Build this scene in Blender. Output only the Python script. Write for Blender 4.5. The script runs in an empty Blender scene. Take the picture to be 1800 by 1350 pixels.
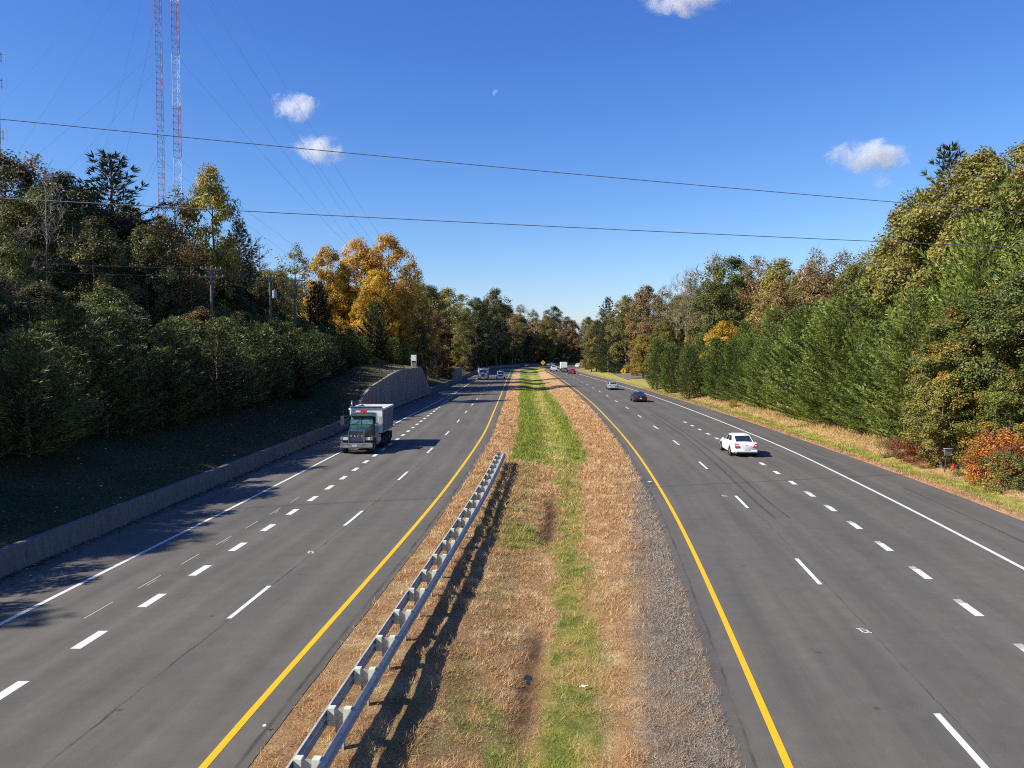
import bpy, bmesh, math, random
import numpy as np
from mathutils import Vector, Matrix

random.seed(7)
rng = np.random.default_rng(7)
R = math.radians
PI = math.pi
sc = bpy.context.scene
col = sc.collection

# ------------------------------------------------------------------ camera
CAM_H = 7.74
FPX = 1413.0                      # focal length in pixels of an 1800 px wide frame
PITCH = math.atan((675 - 610) / FPX)
cd = bpy.data.cameras.new('camera')
cam = bpy.data.objects.new('camera', cd)
col.objects.link(cam)
cd.sensor_width = 36.0
cd.lens = FPX * 36.0 / 1800.0
cd.clip_start = 0.1
cd.clip_end = 20000
cam.location = (0, 0, CAM_H)
cam.rotation_euler = (PI / 2 - PITCH, 0, 0)
sc.camera = cam

# ------------------------------------------------------------------ sky, sun, exposure
SUN_EL = R(37.5)
SUN_DIR = Vector((1.0, 0.33, 0)).normalized()        # where the light travels over the ground
w = bpy.data.worlds.new('World')
sc.world = w
w.use_nodes = True
wn = w.node_tree.nodes
wl = w.node_tree.links
bg = wn['Background']
sky = wn.new('ShaderNodeTexSky')
sky.sky_type = 'NISHITA'
sky.sun_disc = False
sky.sun_elevation = SUN_EL
sky.sun_rotation = math.atan2(-SUN_DIR.x, -SUN_DIR.y)
sky.altitude = 0
sky.air_density = 1.0
sky.dust_density = 0.35
sky.ozone_density = 2.6
# the phone's deep-blue rendering of a clear autumn sky: one tone curve per channel over the whole sky
EXPOSURE = 0.8
SKY_STRENGTH = 0.08
sepc = wn.new('ShaderNodeSeparateColor'); comb = wn.new('ShaderNodeCombineColor')
wl.new(sky.outputs[0], sepc.inputs[0])
for ch, (k_, g_) in enumerate(((1.20, 1.49), (1.15, 1.255), (1.29, 0.84))):
    pre = wn.new('ShaderNodeMath'); pre.operation = 'MULTIPLY'; pre.inputs[1].default_value = 0.122
    pw = wn.new('ShaderNodeMath'); pw.operation = 'POWER'; pw.inputs[1].default_value = g_
    post = wn.new('ShaderNodeMath'); post.operation = 'MULTIPLY'; post.inputs[1].default_value = k_ / (SKY_STRENGTH * 2 ** EXPOSURE)
    wl.new(sepc.outputs[ch], pre.inputs[0]); wl.new(pre.outputs[0], pw.inputs[0]); wl.new(pw.outputs[0], post.inputs[0]); wl.new(post.outputs[0], comb.inputs[ch])
wl.new(comb.outputs[0], bg.inputs[0])
bg.inputs[1].default_value = SKY_STRENGTH
sd = bpy.data.lights.new('sun', 'SUN')
sun = bpy.data.objects.new('sun', sd)
col.objects.link(sun)
sd.energy = 5.0
sd.angle = R(0.5)
sd.color = (1.0, 0.93, 0.82)
ld = Vector((SUN_DIR.x * math.cos(SUN_EL), SUN_DIR.y * math.cos(SUN_EL), -math.sin(SUN_EL)))
sun.rotation_euler = ld.to_track_quat('-Z', 'Y').to_euler()
sun.location = (-60, -30, 80)
vs = sc.view_settings
vs.view_transform = 'Standard'
vs.look = 'None'
vs.gamma = 1.0
vs.exposure = EXPOSURE
vs.use_curve_mapping = False
sc.render.engine = 'CYCLES'
sc.cycles.use_denoising = False
sc.cycles.pixel_filter_type = 'BLACKMAN_HARRIS'
sc.cycles.filter_width = 1.05
sc.cycles.max_bounces = 6
sc.cycles.diffuse_bounces = 2
sc.cycles.glossy_bounces = 2
sc.cycles.transmission_bounces = 3
sc.cycles.transparent_max_bounces = 8
sc.cycles.volume_bounces = 2

# ------------------------------------------------------------------ helpers
def tag(o, label=None, cat=None, group=None, kind=None):
    if label: o['label'] = label
    if cat: o['category'] = cat
    if group: o['group'] = group
    if kind: o['kind'] = kind
    return o

def link(o, parent=None):
    col.objects.link(o)
    if parent is not None:
        o.parent = parent
    return o

def empty(name, loc=(0, 0, 0), rz=0.0, parent=None):
    o = bpy.data.objects.new(name, None)
    o.empty_display_size = 0.3
    link(o, parent)
    o.location = loc
    o.rotation_euler = (0, 0, rz)
    return o

def np_mesh(name, verts, faces, mat=None, tint=None, smooth=False, uv=None):
    """verts (n,3), faces (m,k) all of one size -> mesh"""
    verts = np.asarray(verts, dtype=np.float32)
    faces = np.asarray(faces, dtype=np.int32)
    k = faces.shape[1]
    me = bpy.data.meshes.new(name)
    me.vertices.add(len(verts))
    me.vertices.foreach_set('co', verts.ravel())
    me.loops.add(faces.size)
    me.loops.foreach_set('vertex_index', faces.ravel())
    me.polygons.add(len(faces))
    me.polygons.foreach_set('loop_start', np.arange(0, faces.size, k, dtype=np.int32))
    me.polygons.foreach_set('loop_total', np.full(len(faces), k, dtype=np.int32))
    if smooth:
        me.polygons.foreach_set('use_smooth', np.ones(len(faces), dtype=bool))
    if tint is not None:
        a = me.attributes.new('tint', 'FLOAT_COLOR', 'POINT')
        c = np.ones((len(verts), 4), dtype=np.float32)
        c[:, :tint.shape[1]] = tint
        a.data.foreach_set('color', c.ravel())
    if uv is not None:
        l = me.uv_layers.new(name='UVMap')
        l.data.foreach_set('uv', np.asarray(uv, dtype=np.float32)[faces.ravel()].ravel())
    me.update(calc_edges=True)
    if mat: me.materials.append(mat)
    return me

def ob(name, me, parent=None):
    return link(bpy.data.objects.new(name, me), parent)

class MB:
    """collects shapes and builds ONE mesh object"""
    def __init__(self): self.v = []; self.f = []
    def add(self, vs_, fs):
        n = len(self.v)
        self.v += [tuple(p) for p in vs_]
        self.f += [tuple(i + n for i in f) for f in fs]
        return self
    def box(self, c, s, rot=None):
        hx, hy, hz = s[0] / 2, s[1] / 2, s[2] / 2
        p = [Vector((x, y, z)) for x in (-hx, hx) for y in (-hy, hy) for z in (-hz, hz)]
        if rot is not None: p = [rot @ q for q in p]
        return self.add([q + Vector(c) for q in p],
                        [(0, 1, 3, 2), (4, 6, 7, 5), (0, 4, 5, 1), (2, 3, 7, 6), (0, 2, 6, 4), (1, 5, 7, 3)])
    def hexa(self, p):
        """8 points: bottom ring 4, top ring 4 (same order)"""
        return self.add(p, [(3, 2, 1, 0), (4, 5, 6, 7), (0, 1, 5, 4), (1, 2, 6, 5), (2, 3, 7, 6), (3, 0, 4, 7)])
    def tube(self, pts, rad, n=6, cap=True):
        pts = [Vector(p) for p in pts]
        if not hasattr(rad, '__len__'): rad = [rad] * len(pts)
        rings = []
        for i, p in enumerate(pts):
            d = (pts[min(i + 1, len(pts) - 1)] - pts[max(i - 1, 0)]).normalized()
            a = d.orthogonal() if abs(d.z) > 0.9 else d.cross(Vector((0, 0, 1)))
            a.normalize(); b = d.cross(a)
            rings.append([p + (a * math.cos(2 * PI * k / n) + b * math.sin(2 * PI * k / n)) * rad[i] for k in range(n)])
        vv = [q for r_ in rings for q in r_]
        ff = [(i * n + k, i * n + (k + 1) % n, (i + 1) * n + (k + 1) % n, (i + 1) * n + k)
              for i in range(len(pts) - 1) for k in range(n)]
        if cap:
            ff += [tuple(range(n - 1, -1, -1)), tuple((len(pts) - 1) * n + k for k in range(n))]
        return self.add(vv, ff)
    def loft(self, rings, cap=True):
        n = len(rings[0])
        vv = [q for r_ in rings for q in r_]
        ff = [(i * n + k, i * n + (k + 1) % n, (i + 1) * n + (k + 1) % n, (i + 1) * n + k)
              for i in range(len(rings) - 1) for k in range(n)]
        if cap:
            ff += [tuple(range(n - 1, -1, -1)), tuple((len(rings) - 1) * n + k for k in range(n))]
        return self.add(vv, ff)
    def cyl(self, c, r, h, axis='y', n=20, r2=None):
        r2 = r if r2 is None else r2
        rings = []
        for d, rr in ((-h / 2, r), (h / 2, r2)):
            ring = []
            for k in range(n):
                a = 2 * PI * k / n
                x, y = rr * math.cos(a), rr * math.sin(a)
                q = {'z': (x, y, d), 'y': (x, d, y), 'x': (d, x, y)}[axis]
                ring.append(Vector(q) + Vector(c))
            rings.append(ring)
        return self.loft(rings)
    def build(self, name, mat, parent=None, smooth=False, bevel=0.0, fix=True):
        me = bpy.data.meshes.new(name)
        me.from_pydata(self.v, [], self.f)
        if fix or bevel:
            bm = bmesh.new(); bm.from_mesh(me)
            bmesh.ops.recalc_face_normals(bm, faces=bm.faces)
            if bevel:
                bmesh.ops.bevel(bm, geom=bm.edges[:], offset=bevel, segments=2, affect='EDGES', clamp_overlap=True)
            bm.to_mesh(me); bm.free()
        if smooth:
            for p in me.polygons: p.use_smooth = True
            me.set_sharp_from_angle(angle=R(38))
        me.materials.append(mat)
        return ob(name, me, parent)

def copy_tree(o, parent=None):
    c = o.copy()
    col.objects.link(c)
    c.parent = parent
    for ch in KIDS.get(o.name, o.children):
        copy_tree(ch, c)
    return c
KIDS = {}

def vnoise(x, y, seed=0):
    x = np.asarray(x, dtype=np.float64); y = np.asarray(y, dtype=np.float64)
    xi = np.floor(x).astype(np.int64); yi = np.floor(y).astype(np.int64)
    xf = x - xi; yf = y - yi
    def h(a, b):
        n = (a * 374761393 + b * 668265263 + seed * 1442695041) & 0x7fffffff
        n = ((n ^ (n >> 13)) * 1274126177) & 0x7fffffff
        return ((n ^ (n >> 16)) & 0xffff) / 65535.0
    u = xf * xf * (3 - 2 * xf); v = yf * yf * (3 - 2 * yf)
    return (h(xi, yi) * (1 - u) + h(xi + 1, yi) * u) * (1 - v) + (h(xi, yi + 1) * (1 - u) + h(xi + 1, yi + 1) * u) * v

def fbm(x, y, seed=0, o=3):
    s = 0; a = 0.5; t = 0
    for i in range(o):
        s = s + a * vnoise(x * 2 ** i, y * 2 ** i, seed + i); t += a; a *= 0.5
    return s / t

def sstep(a, b, x):
    t = np.clip((x - a) / (b - a), 0, 1)
    return t * t * (3 - 2 * t)

# ------------------------------------------------------------------ materials
class NT:
    def __init__(self, name):
        self.m = bpy.data.materials.new(name)
        self.m.use_nodes = True
        self.t = self.m.node_tree
        self.n = self.t.nodes
        self.b = self.n['Principled BSDF']
        self.out = self.n['Material Output']
    def node(self, ty, **kw):
        nd = self.n.new(ty)
        for k, v in kw.items():
            if k.startswith('i_'):
                key = k[2:]
                nd.inputs[int(key) if key.isdigit() else key].default_value = v
            else: setattr(nd, k, v)
        return nd
    def l(self, a, b): self.t.links.new(a, b)
    def noise(self, scale, detail=4, rough=0.6, vec=None, dist=0.0):
        nd = self.node('ShaderNodeTexNoise')
        nd.inputs['Scale'].default_value = scale
        nd.inputs['Detail'].default_value = detail
        nd.inputs['Roughness'].default_value = rough
        nd.inputs['Distortion'].default_value = dist
        if vec is not None: self.l(vec, nd.inputs['Vector'])
        return nd.outputs[0]
    def ramp(self, fac, stops):
        nd = self.node('ShaderNodeValToRGB')
        e = nd.color_ramp.elements
        while len(e) < len(stops): e.new(0.5)
        for i, (p, c) in enumerate(stops):
            e[i].position = p
            e[i].color = (c, c, c, 1) if not hasattr(c, '__len__') else (*c, 1)
        self.l(fac, nd.inputs[0])
        return nd.outputs[0]
    def mix(self, fac, a, b, mode='MIX'):
        nd = self.node('ShaderNodeMix', data_type='RGBA', blend_type=mode)
        for s, v in ((0, fac), (6, a), (7, b)):
            if hasattr(v, 'is_linked') or hasattr(v, 'links'): self.l(v, nd.inputs[s])
            elif s == 0: nd.inputs[0].default_value = v
            else: nd.inputs[s].default_value = (*v, 1) if len(v) == 3 else v
        return nd.outputs[2]
    def math(self, op, a, b=0.0, c=0.0):
        nd = self.node('ShaderNodeMath', operation=op)
        for i, v in enumerate((a, b, c)):
            if hasattr(v, 'links'): self.l(v, nd.inputs[i])
            else: nd.inputs[i].default_value = v
        return nd.outputs[0]
    def bump(self, h, strength=0.3, dist=0.02):
        nd = self.node('ShaderNodeBump')
        nd.inputs['Strength'].default_value = strength
        nd.inputs['Distance'].default_value = dist
        self.l(h, nd.inputs['Height'])
        self.l(nd.outputs[0], self.b.inputs['Normal'])
    def set(self, **kw):
        for k, v in kw.items():
            key = {'col': 'Base Color', 'rough': 'Roughness', 'metal': 'Metallic', 'spec': 'Specular IOR Level', 'coat': 'Coat Weight'}.get(k, k)
            if hasattr(v, 'links'): self.l(v, self.b.inputs[key])
            else: self.b.inputs[key].default_value = (*v, 1) if hasattr(v, '__len__') and len(v) == 3 else v
        return self
    def pos(self): return self.node('ShaderNodeNewGeometry').outputs['Position']
    def obj(self): return self.node('ShaderNodeTexCoord').outputs['Object']
    def uv(self): return self.node('ShaderNodeTexCoord').outputs['UV']

def simple(name, c, rough=0.5, metal=0.0, var=0.12, scale=6.0, spec=0.5, coat=0.0):
    t = NT(name)
    n = t.noise(scale, 4, 0.6, t.obj())
    lo = tuple(max(0, x * (1 - var)) for x in c); hi = tuple(min(1, x * (1 + var)) for x in c)
    t.set(col=t.ramp(n, [(0.3, lo), (0.7, hi)]), rough=rough, metal=metal, spec=spec, coat=coat)
    return t.m

def asphalt(name, lane, tone, joint_at):
    t = NT(name)
    uv = t.uv()
    sep = t.node('ShaderNodeSeparateXYZ'); t.l(uv, sep.inputs[0])
    u, v = sep.outputs[0], sep.outputs[1]
    fine = t.noise(34.0, 3, 0.8, uv)
    mid = t.noise(1.6, 5, 0.65, uv)
    mp = t.node('ShaderNodeMapping'); mp.inputs['Scale'].default_value = (1.0, 0.05, 1)
    t.l(uv, mp.inputs[0])
    streak = t.noise(1.4, 4, 0.6, mp.outputs[0])
    big = t.noise(0.12, 3, 0.5, uv)
    c = t.ramp(fine, [(0.25, tuple(x * 0.78 for x in tone)), (0.5, tone), (0.78, tuple(x * 1.3 for x in tone))])
    c = t.mix(0.55, c, t.ramp(mid, [(0.3, 0.82), (0.7, 1.14)]), 'MULTIPLY')
    c = t.mix(0.8, c, t.ramp(streak, [(0.3, (0.78, 0.79, 0.80)), (0.7, (1.14, 1.12, 1.09))]), 'MULTIPLY')
    c = t.mix(0.6, c, t.ramp(big, [(0.35, (0.84, 0.85, 0.88)), (0.65, (1.12, 1.09, 1.04))]), 'MULTIPLY')
    # polished wheel paths
    ph = t.math('MULTIPLY', u, 4 * PI / lane)
    cs = t.math('COSINE', ph)
    wv = t.math('MULTIPLY_ADD', cs, 0.06, 1.0)
    c = t.mix(1.0, c, t.ramp(wv, [(0.0, 0.0), (1.0, 1.0)]) if False else wv, 'MULTIPLY')
    # long paving joints with ragged dark cracks
    wob = t.math('MULTIPLY_ADD', t.noise(0.9, 4, 0.7, uv), 0.16, -0.08)
    for jt, wid in joint_at:
        d = t.math('ABSOLUTE', t.math('ADD', t.math('SUBTRACT', u, jt), wob))
        k = t.ramp(t.math('DIVIDE', d, wid), [(0.25, 1.0), (1.0, 0.0)])
        gate = t.ramp(t.noise(0.5, 5, 0.75, uv), [(0.42, 0.15), (0.6, 0.8)])
        c = t.mix(t.math('MULTIPLY', k, gate), c, (0.035, 0.033, 0.032))
    # tar drips and small stains
    vo = t.node('ShaderNodeTexVoronoi'); vo.inputs['Scale'].default_value = 0.55
    t.l(uv, vo.inputs['Vector'])
    st = t.ramp(vo.outputs['Distance'], [(0.025, 1.0), (0.055, 0.0)])
    c = t.mix(t.math('MULTIPLY', st, 0.65), c, (0.04, 0.038, 0.036))
    t.set(col=c, rough=0.86, spec=0.25)
    t.bump(fine, 0.35, 0.006)
    return t.m

M_ASPH_L = asphalt('asphalt_oncoming', 3.05, (0.107, 0.100, 0.086), [(-2.95, 0.05), (0.62, 0.07)])
M_ASPH_R = asphalt('asphalt_outbound', 3.72, (0.106, 0.098, 0.085), [(3.86, 0.03), (-0.6, 0.05)])
M_SIDE = asphalt('asphalt_side_road', 3.3, (0.14, 0.13, 0.12), [(0, 0.02)])

def paint(name, c, wear=0.4):
    t = NT(name)
    p = t.pos()
    n = t.noise(9, 6, 0.75, p)
    n2 = t.noise(70, 2, 0.6, p)
    f = t.ramp(t.math('MULTIPLY_ADD', n2, 0.25, n), [(0.44 - 0.1 * wear, wear), (0.62, 0.0)])
    t.set(col=t.mix(f, c, tuple(0.25 * x + 0.09 for x in c)), rough=0.7, spec=0.3)
    return t.m
M_WHITE = paint('road_paint_white', (0.60, 0.59, 0.56), 0.55)
M_WORN = paint('road_paint_worn', (0.36, 0.355, 0.34), 1.0)
M_YELLOW = paint('road_paint_yellow', (0.62, 0.385, 0.006), 0.5)

def ground_mat(name, sc_=1.0, rough=0.95, bumpd=0.05):
    t = NT(name)
    a = t.node('ShaderNodeAttribute', attribute_name='tint')
    p = t.pos()
    n1 = t.noise(14 * sc_, 5, 0.75, p)
    n2 = t.noise(2.2 * sc_, 4, 0.65, p)
    c = t.mix(1.0, a.outputs['Color'], t.ramp(n1, [(0.25, (0.45, 0.42, 0.4)), (0.5, (1, 1, 1)), (0.75, (1.55, 1.5, 1.4))]), 'MULTIPLY')
    c = t.mix(0.8, c, t.ramp(n2, [(0.3, 0.7), (0.7, 1.25)]), 'MULTIPLY')
    t.set(col=c, rough=rough, spec=0.15)
    t.bump(n1, 0.8, bumpd)
    return t.m
M_GROUND = ground_mat('rough_grass_soil')

def blade_mat(name):
    t = NT(name)
    a = t.node('ShaderNodeAttribute', attribute_name='tint')
    t.set(col=a.outputs['Color'], rough=0.7, spec=0.2)
    tr = t.node('ShaderNodeBsdfTranslucent'); t.l(a.outputs['Color'], tr.inputs[0])
    mx = t.node('ShaderNodeMixShader'); mx.inputs[0].default_value = 0.25
    t.l(t.b.outputs[0], mx.inputs[1]); t.l(tr.outputs[0], mx.inputs[2]); t.l(mx.outputs[0], t.out.inputs[0])
    return t.m
M_BLADE = blade_mat('grass_blades')

def leaf_mat(name, a_, b_, c_=None, transl=0.3, rough=0.55):
    """a_ and b_ are the two leaf colours of the tree, c_ a rarer third"""
    t = NT(name)
    at = t.node('ShaderNodeAttribute', attribute_name='tint')
    sp = t.node('ShaderNodeSeparateColor'); t.l(at.outputs['Color'], sp.inputs[0])
    oi = t.node('ShaderNodeObjectInfo')
    f = t.math('MULTIPLY_ADD', t.math('SUBTRACT', oi.outputs['Random'], 0.5), 0.5, sp.outputs[1])
    c = t.mix(t.ramp(f, [(0.15, 0.0), (0.85, 1.0)]), a_, b_)
    if c_:
        c = t.mix(t.ramp(sp.outputs[2], [(0.80, 0.0), (0.98, 1.0)]), c, c_)
    br = t.math('MULTIPLY', sp.outputs[0], t.math('MULTIPLY_ADD', oi.outputs['Random'], 0.3, 0.72))
    c = t.mix(1.0, c, br, 'MULTIPLY')
    t.set(col=c, rough=rough, spec=0.35)
    tr = t.node('ShaderNodeBsdfTranslucent'); t.l(c, tr.inputs[0])
    mx = t.node('ShaderNodeMixShader'); mx.inputs[0].default_value = transl
    t.l(t.b.outputs[0], mx.inputs[1]); t.l(tr.outputs[0], mx.inputs[2]); t.l(mx.outputs[0], t.out.inputs[0])
    return t.m

LM = {
 'pine':   leaf_mat('needles_young_pine', (0.030, 0.046, 0.012), (0.165, 0.195, 0.046), transl=0.12),
 'pine_r': leaf_mat('needles_fresh_green', (0.125, 0.178, 0.028), (0.215, 0.275, 0.054), (0.30, 0.27, 0.06), transl=0.15),
 'dark':   leaf_mat('needles_dark', (0.024, 0.036, 0.016), (0.055, 0.070, 0.030), transl=0.1),
 'cedar':  leaf_mat('needles_cedar', (0.075, 0.125, 0.020), (0.130, 0.180, 0.032), transl=0.12),
 'olive':  leaf_mat('leaves_olive', (0.195, 0.190, 0.040), (0.285, 0.255, 0.055), (0.36, 0.25, 0.045)),
 'green':  leaf_mat('leaves_green', (0.095, 0.135, 0.032), (0.165, 0.190, 0.048), (0.28, 0.21, 0.045)),
 'dgreen': leaf_mat('leaves_dull_green', (0.066, 0.080, 0.024), (0.125, 0.128, 0.038), (0.22, 0.16, 0.05)),
 'gold':   leaf_mat('leaves_gold', (0.58, 0.37, 0.030), (0.64, 0.43, 0.045), (0.62, 0.33, 0.035), transl=0.4),
 'orange': leaf_mat('leaves_orange', (0.62, 0.36, 0.045), (0.64, 0.42, 0.08), (0.60, 0.28, 0.05), transl=0.45),
 'flame':  leaf_mat('leaves_flame_orange', (0.58, 0.20, 0.03), (0.60, 0.30, 0.04), (0.42, 0.06, 0.03), transl=0.4),
 'yellow': leaf_mat('leaves_yellow_green', (0.38, 0.29, 0.035), (0.26, 0.25, 0.04), (0.48, 0.26, 0.03)),
 'russet': leaf_mat('leaves_russet', (0.21, 0.155, 0.060), (0.29, 0.19, 0.07), (0.35, 0.18, 0.05)),
 'red':    leaf_mat('leaves_red', (0.30, 0.050, 0.022), (0.40, 0.12, 0.028), (0.20, 0.03, 0.03), transl=0.4),
 'turning': leaf_mat('leaves_turning', (0.13, 0.165, 0.034), (0.22, 0.225, 0.042), (0.50, 0.25, 0.03)),
}
def bark_mat(name, c):
    t = NT(name)
    o = t.obj()
    mp = t.node('ShaderNodeMapping'); mp.inputs['Scale'].default_value = (6, 6, 1.2); t.l(o, mp.inputs[0])
    n = t.noise(3, 5, 0.7, mp.outputs[0])
    t.set(col=t.ramp(n, [(0.3, tuple(x * 0.55 for x in c)), (0.7, tuple(x * 1.3 for x in c))]), rough=0.9, spec=0.2)
    t.bump(n, 0.6, 0.03)
    return t.m
M_BARK = bark_mat('bark_brown', (0.15, 0.12, 0.095))
M_BARKG = bark_mat('bark_pale_grey', (0.24, 0.22, 0.19))
M_POLE = bark_mat('weathered_pole_timber', (0.15, 0.14, 0.13))

def concrete(name, c, streak=0.85):
    t = NT(name)
    p = t.pos()
    n = t.noise(3.0, 6, 0.7, p)
    mp = t.node('ShaderNodeMapping'); mp.inputs['Scale'].default_value = (2.2, 2.2, 0.12); t.l(p, mp.inputs[0])
    st = t.noise(2.0, 5, 0.7, mp.outputs[0])
    cc = t.ramp(n, [(0.3, tuple(x * 0.8 for x in c)), (0.7, tuple(x * 1.15 for x in c))])
    cc = t.mix(streak, cc, t.ramp(st, [(0.40, (0.36, 0.34, 0.31)), (0.6, (1.08, 1.06, 1.03))]), 'MULTIPLY')
    t.set(col=cc, rough=0.9, spec=0.25)
    t.bump(n, 0.4, 0.02)
    return t.m
M_CONC = concrete('weathered_concrete', (0.30, 0.28, 0.255))
M_CONCB = concrete('barrier_concrete', (0.155, 0.145, 0.13), 0.3)
M_STEEL = simple('galvanised_steel', (0.33, 0.325, 0.31), 0.5, 0.25, 0.25, 5)
M_STEELD = simple('galvanised_post', (0.46, 0.47, 0.46), 0.55, 0.5, 0.2, 9)
M_BLOCK = simple('pale_green_spacer', (0.50, 0.54, 0.42), 0.7, 0.0, 0.12, 12)
M_WIRE = simple('aluminium_wire', (0.22, 0.24, 0.26), 0.5, 0.6, 0.1)
M_WIREL = simple('pale_guy_cable', (0.10, 0.13, 0.17), 0.6, 0.3, 0.1)
M_TOWR = simple('aviation_red', (0.33, 0.075, 0.05), 0.6, 0, 0.2, 1.0)
M_TOWW = simple('aviation_white', (0.62, 0.62, 0.62), 0.6, 0, 0.12, 1.0)
M_TOWG = simple('tower_steel', (0.19, 0.22, 0.25), 0.6, 0.2, 0.15, 1.0)
M_TYRE = simple('tyre_rubber', (0.022, 0.022, 0.023), 0.85, 0, 0.2)
M_RIM = simple('alloy_rim', (0.55, 0.56, 0.58), 0.35, 0.8, 0.1)
M_GLASS = simple('dark_car_glass', (0.018, 0.022, 0.026), 0.06, 0, 0.2, 3, spec=0.8)
M_SCREEN = simple('windscreen_glass', (0.075, 0.13, 0.135), 0.08, 0, 0.5, 2.2, spec=0.9)
M_BLACK = simple('black_plastic', (0.02, 0.02, 0.021), 0.6)
M_CHROME = simple('chrome', (0.72, 0.73, 0.75), 0.16, 0.95, 0.05)
M_LAMP = simple('headlamp_glass', (0.62, 0.66, 0.68), 0.12, 0.2, 0.1, 20, spec=0.9)
M_TAIL = simple('tail_lamp_red', (0.42, 0.012, 0.03), 0.2, 0, 0.2, 15, spec=0.8)
M_AMBER = simple('amber_lens', (0.75, 0.20, 0.02), 0.25, 0, 0.15, 15, spec=0.7)
M_PLATE = simple('number_plate', (0.62, 0.62, 0.58), 0.5)
def car_paint(name, c, metal=0.0): return simple(name, c, 0.32, metal, 0.03, 2, spec=0.5, coat=0.6)
P_WHITE = car_paint('car_paint_white', (0.74, 0.73, 0.70))
P_SILVER = car_paint('car_paint_silver', (0.42, 0.45, 0.50), 0.4)
P_BLACK = car_paint('car_paint_black', (0.018, 0.018, 0.023))
P_RED = car_paint('car_paint_red', (0.30, 0.015, 0.03))
P_GREY = car_paint('car_paint_grey', (0.10, 0.11, 0.13), 0.3)
P_GREEN = car_paint('truck_paint_dark_green', (0.014, 0.060, 0.046))
P_BLUE = car_paint('truck_paint_blue', (0.035, 0.05, 0.20))
M_BOXW = simple('dump_body_white', (0.82, 0.81, 0.79), 0.5, 0, 0.08, 1.5)
M_BOXS = simple('dump_body_shaded_side', (0.045, 0.05, 0.07), 0.5, 0, 0.25, 2)  # shade on the white body's sides, put into this dark colour
M_BOXR = simple('dump_body_rib', (0.30, 0.31, 0.34), 0.55, 0, 0.15, 2)
M_SIGNY = simple('sign_yellow', (0.80, 0.42, 0.01), 0.45, 0, 0.04)
M_SIGNB = simple('sign_black', (0.015, 0.015, 0.015), 0.5)
M_SIGNW = simple('sign_sheet_white', (0.42, 0.43, 0.44), 0.5, 0, 0.15, 2)
M_SIGNG = simple('sign_sheet_grey', (0.09, 0.10, 0.13), 0.5, 0.3, 0.2, 2)
M_REDP = simple('red_plastic', (0.65, 0.02, 0.015), 0.4)
M_DARKWOOD = simple('dark_stained_wood', (0.06, 0.04, 0.03), 0.8)
M_INSUL = simple('grey_porcelain', (0.45, 0.45, 0.46), 0.3)
M_TRANSF = simple('transformer_grey', (0.30, 0.33, 0.38), 0.4)
M_WATER = simple('ditch_water', (0.02, 0.016, 0.012), 0.16, 0, 0.1, 3, spec=0.25)
M_LITTER = simple('white_litter', (0.8, 0.8, 0.78), 0.6)
def tyre_mark_mat():
    t = NT('rubber_skid')
    t.set(col=(0.03, 0.03, 0.031), rough=0.8)
    n = t.noise(3.0, 5, 0.7, t.pos())
    tr = t.node('ShaderNodeBsdfTransparent')
    mx = t.node('ShaderNodeMixShader')
    t.l(t.ramp(n, [(0.35, 0.08), (0.7, 0.42)]), mx.inputs[0])
    t.l(tr.outputs[0], mx.inputs[1]); t.l(t.b.outputs[0], mx.inputs[2]); t.l(mx.outputs[0], t.out.inputs[0])
    return t.m
M_SKID = tyre_mark_mat()

# ------------------------------------------------------------------ road space: (s along, x across) -> world
ARC_S, ARC_R, ARC_X = 265.0, 110.0, 5.5
S_MIN, S_MAX = -25.0, 415.0
LN = {  # measured lines, x at distance s
 'yl':  ([-25, 14.5, 28, 42, 57, 72, 120, 200, 265], [-7.9, -5.75, -4.65, -3.68, -3.0, -2.45, -1.9, -1.1, -0.3]),
 'yr':  ([-25, 14.5, 27.7, 38.4, 55, 71.7, 102, 140, 206, 265], [0.6, 5.1, 6.65, 7.72, 8.95, 9.82, 10.9, 11.6, 12.0, 11.5]),
 'wr':  ([-25, 14.5, 27.7, 37.4, 59.2, 84, 110, 133, 163, 228, 265], [11.0, 16.3, 17.9, 19.0, 20.9, 21.8, 22.2, 22.2, 21.6, 19.2, 18.6]),
 'wl':  ([-25, 22, 29.5, 40.2, 57.6, 83, 109, 141, 195, 265], [-16.0, -14.35, -13.95, -13.4, -12.7, -11.8, -10.75, -9.6, -8.7, -7.8]),
 'bar': ([-25, 26.6, 41, 56.7, 72.7, 102, 116, 133, 173, 265], [-19.2, -17.1, -16.6, -16.15, -15.7, -14.9, -14.3, -13.5, -12.3, -10.2]),
 'd1r': ([-25, 14.5, 29, 41.8, 54.7, 72, 102, 140, 206, 265], [3.9, 8.72, 10.45, 11.7, 12.75, 13.7, 14.7, 15.3, 15.6, 15.1]),
 'd2r': ([-25, 22.8, 31.4, 39.2, 46.9, 60, 84], [7.8, 13.45, 14.55, 15.45, 16.2, 17.1, 17.95]),
 'd1l': ([-25, 22.6, 37.2, 49.7, 74, 120, 200, 265], [-11.0, -8.1, -7.05, -6.45, -5.75, -5.2, -4.6, -4.0]),
 'd2l': ([-25, 17.6, 23.5, 31.5, 43, 72, 100, 141], [-12.9, -11.4, -11.05, -10.55, -10.05, -9.55, -9.4, -9.45]),
 'er':  ([-25, 14.5, 36, 45, 68, 99, 144, 177, 230, 265], [17.5, 20.6, 22.9, 23.5, 24.3, 24.8, 24.3, 23.7, 21.6, 20.9]),
}
_tab = {}
_S = np.arange(-30, 266.01, 0.5)
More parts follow.
